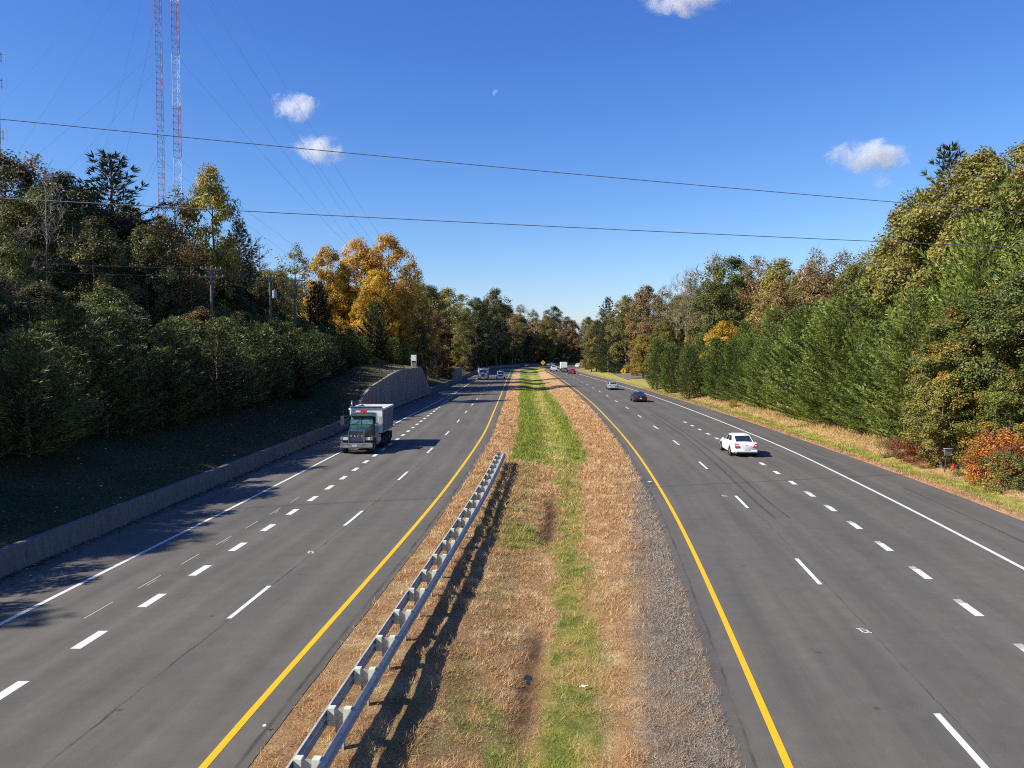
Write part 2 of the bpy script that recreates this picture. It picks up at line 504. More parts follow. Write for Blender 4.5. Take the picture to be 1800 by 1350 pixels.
for k, (a, b) in LN.items():
    y = np.interp(_S, a, b)
    for _ in range(3):                      # soften the knots
        ker = np.ones(21) / 21
        e = np.concatenate([y[0] - (y[1] - y[0]) * np.arange(10, 0, -1), y, y[-1] + (y[-1] - y[-2]) * np.arange(1, 11)])
        y = np.convolve(e, ker, 'valid')
    _tab[k] = y
def LX(k, s): return np.interp(s, _S, _tab[k])

def W(s, x, z=0.0):
    s = np.asarray(s, dtype=float); x = np.asarray(x, dtype=float)
    s, x = np.broadcast_arrays(s, x)
    z = np.broadcast_to(np.asarray(z, dtype=float), s.shape)
    th = np.clip((s - ARC_S) / ARC_R, 0, None)
    rad = ARC_R - (x - ARC_X)
    X = np.where(s <= ARC_S, x, ARC_X + ARC_R - rad * np.cos(th))
    Y = np.where(s <= ARC_S, s, ARC_S + rad * np.sin(th))
    return np.stack([X, Y, z], -1)
def WV(s, x, z=0.0): return Vector(W(s, x, z).tolist())
def heading(s, x, ds=1.0):
    a = W(s - ds, x); b = W(s + ds, x)
    return math.atan2(b[1] - a[1], b[0] - a[0])
def lane_heading(k, s):
    a = W(s - 2, LX(k, s - 2)); b = W(s + 2, LX(k, s + 2))
    return math.atan2(b[1] - a[1], b[0] - a[0])

def wall_h(s):
    s = np.asarray(s, dtype=float)
    h = np.interp(s, [0, 78, 80.5, 84, 88, 94, 101, 107, 124, 126, 129, 133.5, 171, 171.5, 192, 193, 420],
                     [.86, .90, 1.2, 2.6, 3.4, 3.85, 4.4, 4.7, 4.7, 4.2, 2.7, .88, .85, 3.1, 3.0, .85, .8])
    return h
WALL_T = 0.42
def left_z(s, d):
    """ground height d metres behind the back of the barrier"""
    d = np.maximum(d, 0)
    base = 0.72 + 0.27 * np.minimum(d, 9.5) + 0.13 * np.clip(d - 9.5, 0, 30) + 0.02 * np.clip(d - 40, 0, 200)
    far = sstep(210, 300, s)
    base = base * (1 - 0.45 * far)
    hw = wall_h(s) - 0.12
    up = hw * np.exp(-np.maximum(d - 5, 0) / 9) + 0.12 * np.minimum(d, 6)
    z = np.maximum(base, np.where(hw > 1.0, up, 0))
    return z + (fbm(s * 0.25, d * 0.3, 3) - 0.5) * 0.35 * sstep(0.3, 3, d)
def right_z(s, d):
    d = np.maximum(d, 0)
    z = -0.22 * sstep(0.2, 2.4, d) + 0.35 * sstep(2.2, 5.5, d) + 0.07 * np.clip(d - 5, 0, 60)
    return z + (fbm(s * 0.3, d * 0.4, 9) - 0.5) * 0.22 * sstep(0.5, 3, d)
def med_u(s, x):
    a = LX('yl', s) + 0.8; b = LX('yr', s) - 0.85
    return (x - a) / (b - a)
def med_z(s, x):
    u = np.clip(med_u(s, x), 0, 1)
    e = np.minimum(u, 1 - u)
    z = -0.42 * np.where(u < 0.5, sstep(0.20, 0.5, e), sstep(0.06, 0.5, e))
    z = z + (fbm(s * 0.8, x * 0.8, 21, 4) - 0.5) * 0.16 * sstep(0.0, 0.12, e)
    # rut and wet scar in the middle
    z = z - 0.10 * np.exp(-((x - LX('yl', s) - 5.7) / 0.4) ** 2) * (sstep(14, 17, s) * (1 - sstep(22, 24, s)) + sstep(31, 34, s) * (1 - sstep(42, 45, s)))
    return z
def ground_z(s, x):
    s = np.asarray(s, dtype=float); x = np.asarray(x, dtype=float)
    bl = LX('bar', s) - WALL_T; er = LX('er', s)
    return np.where(x < bl, left_z(s, bl - x), np.where(x > er, right_z(s, x - er), 0.0))

def strip(name, cols_fn, ss, zfn, mat, tint_fn=None, uvref=None, parent=None, smooth=True):
    """sheet with rows ss; cols_fn(s)->(n,) x positions"""
    X = np.array([cols_fn(s) for s in ss])
    S = np.repeat(np.asarray(ss)[:, None], X.shape[1], 1)
    Z = zfn(S, X)
    V = W(S, X, Z).reshape(-1, 3)
    nr, nc = X.shape
    i = np.arange(nr - 1)[:, None] * nc + np.arange(nc - 1)[None]
    F = np.stack([i, i + 1, i + nc + 1, i + nc], -1).reshape(-1, 4)
    uv = None
    if uvref: uv = np.stack([X - LX(uvref, S), S], -1).reshape(-1, 2)
    ti = tint_fn(S, X).reshape(-1, 3) if tint_fn else None
    return ob(name, np_mesh(name, V, F, mat, tint=ti, uv=uv, smooth=smooth), parent)

ss_road = np.concatenate([np.arange(S_MIN, 265, 2.5), np.arange(265, S_MAX + 1, 3)])
flat = lambda S, X: np.zeros_like(X)

# ground far and wide
gt = NT('distant_ground')
gt.set(col=gt.ramp(gt.noise(0.05, 5, 0.6, gt.pos()), [(0.3, (0.05, 0.055, 0.025)), (0.7, (0.11, 0.09, 0.045))]), rough=1.0, spec=0.1)
gb = MB().add([(-4000, -1500, -1.6), (4000, -1500, -1.6), (4000, 6000, -1.6), (-4000, 6000, -1.6)], [(0, 1, 2, 3)]).build('ground', gt.m)
tag(gb, kind='structure')

road_l = strip('oncoming_road', lambda s: np.linspace(float(LX('bar', s)) + 0.02, float(LX('yl', s)) + 0.82 + 0.07 * (vnoise(s * 0.9, 3.1) - 0.5), 9), np.arange(S_MIN, S_MAX, 1.0), flat, M_ASPH_L, uvref='yl')
tag(road_l, kind='structure')
road_r = strip('outbound_road', lambda s: np.linspace(float(LX('yr', s)) - 0.87 - 0.09 * (vnoise(s * 0.9, 7.7) - 0.5), float(LX('er', s)) + 0.08 * (vnoise(s * 0.8, 1.7) - 0.5), 9), np.arange(S_MIN, S_MAX, 1.0), flat, M_ASPH_R, uvref='yr')
tag(road_r, kind='structure')

# ------------------------------------------------------------------ colours of the verges (albedo)
STRAW = np.array([0.42, 0.255, 0.120]); TAN = np.array([0.53, 0.375, 0.190]); GREEN = np.array([0.15, 0.195, 0.028])
LIME = np.array([0.30, 0.300, 0.060]); SOIL = np.array([0.13, 0.075, 0.042]); GRAVEL = np.array([0.23, 0.192, 0.152])
OLIVE = np.array([0.25, 0.20, 0.065])
def lerp(a, b, t): return a + (b - a) * t[..., None]
def med_col(S, X):
    u = X - LX('yl', S)
    n1 = fbm(S * 0.5, X * 0.9, 31); n2 = fbm(S * 1.5, X * 2.2, 41); n3 = fbm(S * 0.18, X * 0.5, 51)
    wob = (n1 - 0.5) * 1.6
    c = lerp(np.broadcast_to(STRAW, S.shape + (3,)), TAN, sstep(0.45, 0.75, n2))
    near = 1 - sstep(52, 58, S)
    # far median: broad green middle
    gfar = sstep(2.7, 3.2, u + wob * 0.4) * (1 - sstep(8.0, 8.9, u + wob * 0.5))
    yel = sstep(4.6, 6.2, u) * (1 - sstep(6.2, 7.6, u)) * 0.75
    gf = lerp(np.broadcast_to(GREEN, S.shape + (3,)), LIME, np.clip(sstep(0.35, 0.65, n2) * 0.6 + yel, 0, 1))
    gf = lerp(gf, TAN, sstep(0.5, 0.75, n1) * yel)
    cf = lerp(c, gf, gfar)
    # near median: mostly straw, green thread and tufts
    thread = sstep(5.9, 6.3, u + wob * 0.7) * (1 - sstep(7.0, 7.7, u + wob * 0.8))
    tuft = sstep(0.52, 0.66, n3 + (n2 - 0.5) * 0.25) * sstep(3.3, 4.2, u) * (1 - sstep(7.2, 8.0, u)) * (1 - sstep(36, 44, S) * 0.8)
    gn = lerp(np.broadcast_to(LIME, S.shape + (3,)), GREEN, sstep(0.4, 0.7, n2))
    cn = lerp(c, gn, np.clip(np.maximum(thread * np.clip(0.56 + 1.3 * (n2 - 0.42) + 0.6 * (n1 - 0.45), 0.18, 0.9), tuft * 0.8), 0, 1))
    cn = lerp(cn, OLIVE, 0.55 * sstep(2.6, 3.4, u) * (1 - sstep(4.2, 5.4, u)) * sstep(0.35, 0.6, n1))
    scar = np.exp(-((u - 5.75 + wob * 0.25) / 0.34) ** 2) * sstep(31, 35, S) * (1 - sstep(41, 45, S)) + np.exp(-((u - 5.75 + wob * 0.2) / 0.28) ** 2) * sstep(15, 18, S) * (1 - sstep(21.5, 24, S))
    cn = lerp(cn, SOIL, np.clip(scar * (0.5 + n2), 0, 1))
    out = lerp(cf, cn, near)
    # gravel against the outbound asphalt, thinning with distance
    gx = LX('yr', S) - X
    wid = np.interp(S, [10, 28, 40, 52], [2.75, 2.5, 1.8, 0.6])
    g = (1 - sstep(wid - 0.7, wid + 0.35, gx + wob * 0.35)) * (1 - sstep(42, 54, S))
    out = lerp(out, GRAVEL * 1.0, np.clip(g, 0, 1) * (0.65 + 0.35 * sstep(0.3, 0.6, n2)))
    return out
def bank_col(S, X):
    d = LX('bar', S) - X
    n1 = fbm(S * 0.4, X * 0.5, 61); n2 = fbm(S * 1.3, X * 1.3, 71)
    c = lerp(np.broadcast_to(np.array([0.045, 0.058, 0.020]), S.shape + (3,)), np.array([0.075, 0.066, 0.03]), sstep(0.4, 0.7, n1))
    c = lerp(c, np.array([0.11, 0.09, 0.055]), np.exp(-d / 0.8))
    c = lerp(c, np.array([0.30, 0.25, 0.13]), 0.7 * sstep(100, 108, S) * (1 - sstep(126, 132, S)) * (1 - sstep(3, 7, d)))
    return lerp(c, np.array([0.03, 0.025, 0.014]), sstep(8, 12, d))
def verge_col(S, X):
    d = X - LX('er', S)
    n1 = fbm(S * 0.35, X * 0.6, 81); n2 = fbm(S * 1.3, X * 1.6, 91)
    wob = (n1 - 0.5) * 1.6
    c = lerp(np.broadcast_to(np.array([0.44, 0.27, 0.13]), S.shape + (3,)), np.array([0.34, 0.20, 0.09]), sstep(0.4, 0.7, n2))
    g = sstep(0.9, 1.4, d + wob * 0.4) * (1 - sstep(2.6, 3.6, d + wob))
    c = lerp(c, lerp(np.broadcast_to(LIME * 1.1, S.shape + (3,)), GREEN, sstep(0.35, 0.65, n2)), g * 0.85)
    c = lerp(c, np.array([0.40, 0.29, 0.12]), 0.8 * sstep(2.8, 4.0, d + wob) )
    gfar = sstep(125, 150, S) * sstep(1.2, 2.0, d)
    c = lerp(c, np.array([0.23, 0.24, 0.06]), gfar * 0.75)
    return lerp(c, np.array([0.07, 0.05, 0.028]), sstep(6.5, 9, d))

s_med = np.concatenate([np.arange(S_MIN, 10, 2.5), np.arange(10, 62, 0.22), np.arange(62, 130, 0.6), np.arange(130, S_MAX, 3.0)])
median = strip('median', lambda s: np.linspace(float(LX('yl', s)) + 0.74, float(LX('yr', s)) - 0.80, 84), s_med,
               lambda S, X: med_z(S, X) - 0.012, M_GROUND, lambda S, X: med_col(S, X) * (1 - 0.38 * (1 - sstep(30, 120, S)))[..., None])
tag(median, kind='structure')
s_bank = np.concatenate([np.arange(S_MIN, 60, 1.0), np.arange(60, 200, 0.7), np.arange(200, S_MAX, 5.0)])
def bank_cols(s):
    o = np.concatenate([[0], np.linspace(0.15, 12, 30), np.linspace(13, 45, 18), np.linspace(50, 170, 14)])
    return float(LX('bar', s)) - WALL_T + 0.02 - o
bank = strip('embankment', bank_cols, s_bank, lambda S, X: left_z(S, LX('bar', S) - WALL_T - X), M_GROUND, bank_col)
tag(bank, kind='structure')
def verge_cols(s):
    o = np.concatenate([np.linspace(-0.06, 9, 40), np.linspace(10, 80, 22)])
    return float(LX('er', s)) + o
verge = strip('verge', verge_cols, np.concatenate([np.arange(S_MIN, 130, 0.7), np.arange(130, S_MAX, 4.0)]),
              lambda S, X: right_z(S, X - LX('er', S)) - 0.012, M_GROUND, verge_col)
tag(verge, kind='structure')
# little side road beyond the far warning sign
side = strip('side_road', lambda s: np.linspace(27.2 + 0.02 * (s - 190), 31.2 + 0.35 * (s - 190), 16), np.linspace(190, 222, 24),
             lambda S, X: right_z(S, X - LX('er', S)) + 0.07, M_SIDE, uvref='er')
tag(side, kind='structure')

# ------------------------------------------------------------------ painted markings (parts of the roads)
def marking(name, line, s0, s1, width, mat, parent, off=0.0, z=0.005, step=1.5, taper=0.0):
    n = max(2, int((s1 - s0) / step) + 1)
    s = np.linspace(s0, s1, n)
    x = LX(line, s) + off
    hw = width / 2
    V = np.concatenate([W(s, x - hw, z), W(s, x + hw, z)])
    if taper:
        V[:n, 1] -= taper; V[n:, 1] += taper
    F = [(i, n + i, n + i + 1, i + 1) for i in range(n - 1)]
    return ob(name, np_mesh(name, V, np.array(F), mat), parent)
marking('yellow_edge_line', 'yl', S_MIN, 400, 0.16, M_YELLOW, road_l)
marking('white_edge_line', 'wl', S_MIN, 400, 0.16, M_WHITE, road_l)
marking('yellow_edge_line', 'yr', S_MIN, 400, 0.16, M_YELLOW, road_r)
marking('white_edge_line', 'wr', S_MIN, 400, 0.17, M_WHITE, road_r)
for k in range(-1, 29):
    s0 = 22.6 + 11.95 * k
    if 8 < s0 < 330: marking('lane_dash', 'd1l', s0, s0 + 3.15, 0.14, M_WHITE, road_l)
for k in range(-1, 27):
    s0 = 25.9 + 12.45 * k
    if 8 < s0 < 330: marking('lane_dash', 'd1r', s0, s0 + 3.2, 0.15, M_WHITE, road_r)
for k in range(-2, 36):
    s0 = 20.3 + 3.3 * k
    if s0 < 136: marking('dotted_dash', 'd2l', s0, s0 + 1.3, 0.27, M_WHITE, road_l)
for k in range(-2, 17):
    s0 = 22.8 + 3.7 * k
    marking('dotted_dash', 'd2r', s0, s0 + 1.2, 0.27, M_WHITE, road_r, taper=-0.0)
    if 18 < s0 < 45: marking('worn_dash', 'd2r', s0 + 1.2, s0 + 1.55, 0.24, M_WORN, road_r, off=-0.02)
for k in range(0, 7):                                   # ghost marks of an older dotted line
    s0 = 22.6 + 2.85 * k
    marking('worn_dash', 'd2l', s0, s0 + 1.5, 0.045, M_WORN, road_l, off=-1.12 + 0.05 * k)
    if k % 2: marking('worn_dash', 'd2l', s0 + 0.3, s0 + 0.9, 0.035, M_WORN, road_l, off=-1.0 + 0.05 * k)
def survey_mark(s, x, parent, sz=0.27):
    b = MB()
    def bar(a, c, w_=0.045):
        a = WV(s + a[1], x + a[0], 0.006); c = WV(s + c[1], x + c[0], 0.006)
        d = (c - a).normalized(); n = Vector((-d.y, d.x, 0)) * w_ / 2
        b.add([a - n, c - n, c + n, a + n], [(0, 1, 2, 3)])
    h = sz / 2
    bar((-h, h * 1.3), (h * 0.4, h)); bar((-h * 0.5, h), (-h * 0.5, -h)); bar((-h * 0.5, -h * 0.9), (h * 1.2, -h)); bar((h * 0.7, -h), (h * 0.7, h * 0.7)); bar((h * 0.7, h * 0.5), (h * 0.05, h * 0.3))
    return b.build('survey_mark', M_WHITE, parent, fix=False)
survey_mark(21.6, 9.6, road_r); survey_mark(30.0, -7.6, road_l); survey_mark(41.5, 11.05, road_r, 0.28)
def skid(pts, width, parent):
    s = np.linspace(pts[0][0], pts[-1][0], 40)
    x = np.interp(s, [p[0] for p in pts], [p[1] for p in pts])
    x = np.convolve(np.pad(x, 4, 'edge'), np.ones(9) / 9, 'valid')
    V = np.concatenate([W(s, x - width / 2, 0.0045), W(s, x + width / 2, 0.0045)])
    F = [(i, 40 + i, 41 + i, i + 1) for i in range(39)]
    return ob('tyre_mark', np_mesh('tyre_mark', V, np.array(F), M_SKID), parent)
skid([(36, 11.75), (50, 13.25), (66, 14.7), (92, 16.0)], 0.16, road_r)
skid([(36, 12.4), (50, 13.9), (66, 15.3), (92, 16.6)], 0.16, road_r)
skid([(26, 19.6), (34, 20.6), (44, 21.6)], 0.14, road_r)
skid([(56, 22.1), (64, 22.7), (74, 23.1)], 0.14, road_r)

# ------------------------------------------------------------------ concrete barrier, retaining wall
def wall(name, s0, s1, label, cat):
    root = empty(name, WV(s0, float(LX('bar', s0)), 0))
    inv = Vector(root.location)
    cuts = list(np.arange(s0, s1 - 0.5, 4.8)) + [s1]
    for a, b in zip(cuts[:-1], cuts[1:]):
        ss = np.arange(a + 0.012, b - 0.012, 0.6); ss = np.append(ss, b - 0.012)
        rings = []
        for s in ss:
            x = float(LX('bar', s)); h = float(wall_h(s))
            prof = [(0.0, -0.2), (0.0, 0.08), (-0.045, 0.30), (-0.10, h - 0.03), (-0.13, h), (-WALL_T + 0.02, h), (-WALL_T, h - 0.04), (-WALL_T, -0.2)]
            rings.append([WV(s, x + p, z) - inv for p, z in prof])
        MB().loft(rings).build('wall_panel', M_CONC if cat != 'barrier' else M_CONCB, root, smooth=False)
    tag(root, label, cat)
    return root
wall('concrete_barrier', 4.0, 80.0, 'long low concrete barrier holding back the shaded grass bank', 'barrier')
wall('retaining_wall', 80.0, 133.5, 'streaked concrete retaining wall with arched top behind the green dump truck', 'retaining wall')
wall('concrete_barrier', 133.5, 171.2, 'low concrete barrier running on beyond the arched retaining wall', 'barrier')
wall('retaining_wall', 171.2, 193.0, 'short square-topped concrete wall by the far end of the low barrier', 'retaining wall')
wall('concrete_barrier', 193.0, 400.0, 'distant concrete barrier curving along the foot of the dark wood', 'barrier')

# ------------------------------------------------------------------ grass, leaves
def blades(name, S, X, zf, colr, ln, lean, wid, label, cat):
    n = len(S)
    Z = zf(S, X)
    P = W(S, X, Z - 0.01)
    a = rng.uniform(0, 2 * PI, n)
    d = np.stack([np.cos(a), np.sin(a), np.zeros(n)], -1)
    b = rng.uniform(0, 2 * PI, n)
    q = np.stack([np.cos(b), np.sin(b), np.zeros(n)], -1)
    top = P + d * (ln * np.sin(lean))[:, None]; top[:, 2] += ln * np.cos(lean)
    V = np.stack([P - q * (wid / 2)[:, None], P + q * (wid / 2)[:, None], top], 1).reshape(-1, 3)
    F = np.arange(n * 3).reshape(-1, 3)
    me = np_mesh(name, V, F, M_BLADE, tint=np.repeat(colr, 3, 0))
    return tag(ob(name, me), label, cat, kind='stuff')

def pick(n, s0, s1, p=1.0):
    u = rng.random(n)
    return s0 * (s1 / s0) ** (u ** p)
n = 400000
S = pick(n, 11.0, 190.0)
u = rng.random(n)
x0 = LX('yl', S) + 0.78; x1 = LX('yr', S) - 0.82
X = x0 + (x1 - x0) * u
c = med_col(S, X)
gness = sstep(-0.02, 0.06, c[:, 1] - c[:, 0])
gravel = (1 - sstep(0.02, 0.07, np.abs(c[:, 0] - c[:, 2])))
keep = rng.random(n) > 0.96 * gravel
keep &= rng.random(n) < 1 - 0.85 * sstep(60, 185, S)
keep &= (np.abs(u) > -1) & (rng.random(n) < sstep(0.0, 0.03, np.minimum(u, 1 - u)) + 0.25)
soil = np.linalg.norm(c - SOIL, axis=1) < 0.06
keep &= ~(soil & (rng.random(n) < 0.8))
S, X, c, gness = S[keep], X[keep], c[keep], gness[keep]
n = len(S)
clump = fbm(S * 2.6, X * 2.6, 101)
ln = (0.04 + 0.20 * sstep(0.38, 0.72, clump) * rng.uniform(0.4, 1.2, n) + 0.05 * rng.random(n)) * np.where(gness > 0.5, 0.8, 1.05) * np.clip(S / 28, 0.9, 1.6)
lean = np.where(gness > 0.5, rng.uniform(0.1, 0.9, n), rng.uniform(0.5, 1.45, n))
cc = c * rng.uniform(0.75, 1.7, (n, 1)) * (1 + (rng.random((n, 3)) - 0.5) * 0.16)
blades('grass', S, X, lambda a, b: med_z(a, b) - 0.012, cc, ln, lean, 0.012 * np.clip(S / 18, 0.8, 5.0) * rng.uniform(0.6, 1.5, n), 'dry straw and green grass of the median strip', 'grass')
n = 70000
S = pick(n, 26.0, 150.0); d = rng.uniform(0.1, 8.0, n)
X = LX('er', S) + d
c = verge_col(S, X)
hgt = 1 + 1.6 * sstep(3.2, 5.5, d)
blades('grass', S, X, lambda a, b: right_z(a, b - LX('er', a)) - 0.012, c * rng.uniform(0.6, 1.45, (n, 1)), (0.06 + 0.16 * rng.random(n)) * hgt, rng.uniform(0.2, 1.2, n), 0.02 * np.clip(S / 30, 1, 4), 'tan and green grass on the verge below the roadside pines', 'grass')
n = 70000
S = pick(n, 22.0, 140.0); d = rng.uniform(0.05, 10.0, n)
X = LX('bar', S) - WALL_T - d
c = bank_col(S, X)
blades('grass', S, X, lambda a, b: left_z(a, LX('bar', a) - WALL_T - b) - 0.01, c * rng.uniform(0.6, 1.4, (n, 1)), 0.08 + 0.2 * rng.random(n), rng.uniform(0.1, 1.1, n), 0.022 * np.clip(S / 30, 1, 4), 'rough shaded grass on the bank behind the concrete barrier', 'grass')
# fallen leaves caught along the foot of the barrier and loose gravel stones
n = 4200
S = pick(n, 18, 130); X = LX('bar', S) + rng.gamma(1.3, 0.16, n) + 0.03
onb = rng.random(n) < 0.62
X = np.where(onb, LX('bar', S) - WALL_T - rng.uniform(0.1, 8.5, n), X)
P = W(S, X, np.where(onb, left_z(S, LX('bar', S) - WALL_T - X) + 0.03, 0.012)); a = rng.uniform(0, 2 * PI, n); r_ = rng.uniform(0.03, 0.075, n) * np.clip(S / 40, 1, 2)
q1 = np.stack([np.cos(a), np.sin(a), rng.uniform(-.3, .5, n)], -1) * r_[:, None]
q2 = np.stack([-np.sin(a), np.cos(a), rng.uniform(-.3, .5, n)], -1) * r_[:, None]
V = np.stack([P - q1, P - q2, P + q1, P + q2], 1).reshape(-1, 3); V[:, 2] += 0.03
cl = np.where(rng.random((n, 1)) < 0.14, np.array([[0.55, 0.47, 0.33]]), np.array([[0.16, 0.09, 0.05]])) * rng.uniform(0.6, 1.3, (n, 1))
lo = ob('fallen_leaves', np_mesh('fallen_leaves', V, np.arange(4 * n).reshape(-1, 4), M_BLADE, tint=np.repeat(cl, 4, 0)))
tag(lo, 'fallen leaves along the foot of the concrete barrier and on the bank behind', 'leaves', kind='stuff')
n = 26000
S = pick(n, 11, 52); gx = rng.gamma(2.2, 0.42, n) * np.interp(S, [10, 50], [1.15, 0.5]); X = LX('yr', S) - 0.85 - gx
ok = gx < 2.6; S, X = S[ok], X[ok]; n = len(S)
P = W(S, X, med_z(S, X) - 0.005)
r_ = rng.uniform(0.008, 0.024, n) * np.clip(S / 20, 1, 2)
dirs = np.array([[1, 0, 0], [-.5, .87, 0], [-.5, -.87, 0], [0.1, 0, 1.0]])
jit = dirs[None] * rng.uniform(0.6, 1.4, (n, 4, 1)); an = rng.uniform(0, 2 * PI, n)
ca, sa = np.cos(an)[:, None], np.sin(an)[:, None]
jx = jit[..., 0] * ca - jit[..., 1] * sa; jy = jit[..., 0] * sa + jit[..., 1] * ca
V = (P[:, None] + np.stack([jx, jy, jit[..., 2] * 0.8], -1) * r_[:, None, None]).reshape(-1, 3)
b4 = np.arange(n)[:, None, None] * 4 + np.array([[0, 1, 3], [1, 2, 3], [2, 0, 3]])[None]
cl = np.array([[0.29, 0.25, 0.205]]) * rng.uniform(0.35, 1.5, (n, 1))
go = ob('gravel', np_mesh('gravel', V, b4.reshape(-1, 3), M_BLADE, tint=np.repeat(cl, 4, 0)))
tag(go, 'grey crushed stone spilling from the outbound road into the median', 'gravel', kind='stuff')
# ditch puddle
b = MB()
ring = [WV(19.6 + 0.3 * math.sin(a), float(LX('yl', 19.6)) + 5.72 + 0.08 * math.cos(a) * (1 + 0.4 * math.sin(3 * a)), float(med_z(19.6, float(LX('yl', 19.6)) + 5.72)) + 0.015) for a in np.linspace(0, 2 * PI, 24, endpoint=False)]
b.add(ring, [tuple(range(24))])
tag(b.build('water', M_WATER, fix=False), kind='structure')

# ------------------------------------------------------------------ trees: meshes
def leaf_cards(C, N, size, aspect=0.7, bend=0.25):
    """rhombic leaves at C facing N"""
    n = len(C)
    N = N / np.maximum(np.linalg.norm(N, axis=1, keepdims=True), 1e-6)
    r_ = rng.normal(size=(n, 3))
    A = np.cross(N, r_); A /= np.maximum(np.linalg.norm(A, axis=1, keepdims=True), 1e-6)
    B = np.cross(N, A)
    s = np.asarray(size).reshape(-1, 1)
    p0 = C - A * s; p2 = C + A * s - N * s * bend
    p1 = C - B * s * aspect; p3 = C + B * s * aspect - N * s * bend
    V = np.stack([p0, p1, p2, p3], 1).reshape(-1, 3)
    return V, np.arange(4 * n).reshape(-1, 4)

def tubes_np(paths, n=5):
    VV, FF, off = [], [], 0
    for pts, rad in paths:
        pts = np.asarray(pts, float); rad = np.asarray(rad, float)
        d = np.gradient(pts, axis=0); d /= np.maximum(np.linalg.norm(d, axis=1, keepdims=True), 1e-6)
        ref = np.where(np.abs(d[:, 2:3]) > 0.9, np.array([[1., 0, 0]]), np.array([[0, 0, 1.]]))
        a = np.cross(d, ref); a /= np.maximum(np.linalg.norm(a, axis=1, keepdims=True), 1e-6)
        b = np.cross(d, a)
        an = np.arange(n) * 2 * PI / n
        V = pts[:, None] + (a[:, None] * np.cos(an)[None, :, None] + b[:, None] * np.sin(an)[None, :, None]) * rad[:, None, None]
        m = len(pts)
        i = np.arange(m - 1)[:, None] * n; k = np.arange(n)[None]; k2 = (k + 1) % n
        F = np.stack([i + k, i + k2, i + n + k2, i + n + k], -1).reshape(-1, 4) + off
        VV.append(V.reshape(-1, 3)); FF.append(F); off += m * n
    return np.concatenate(VV), np.concatenate(FF)

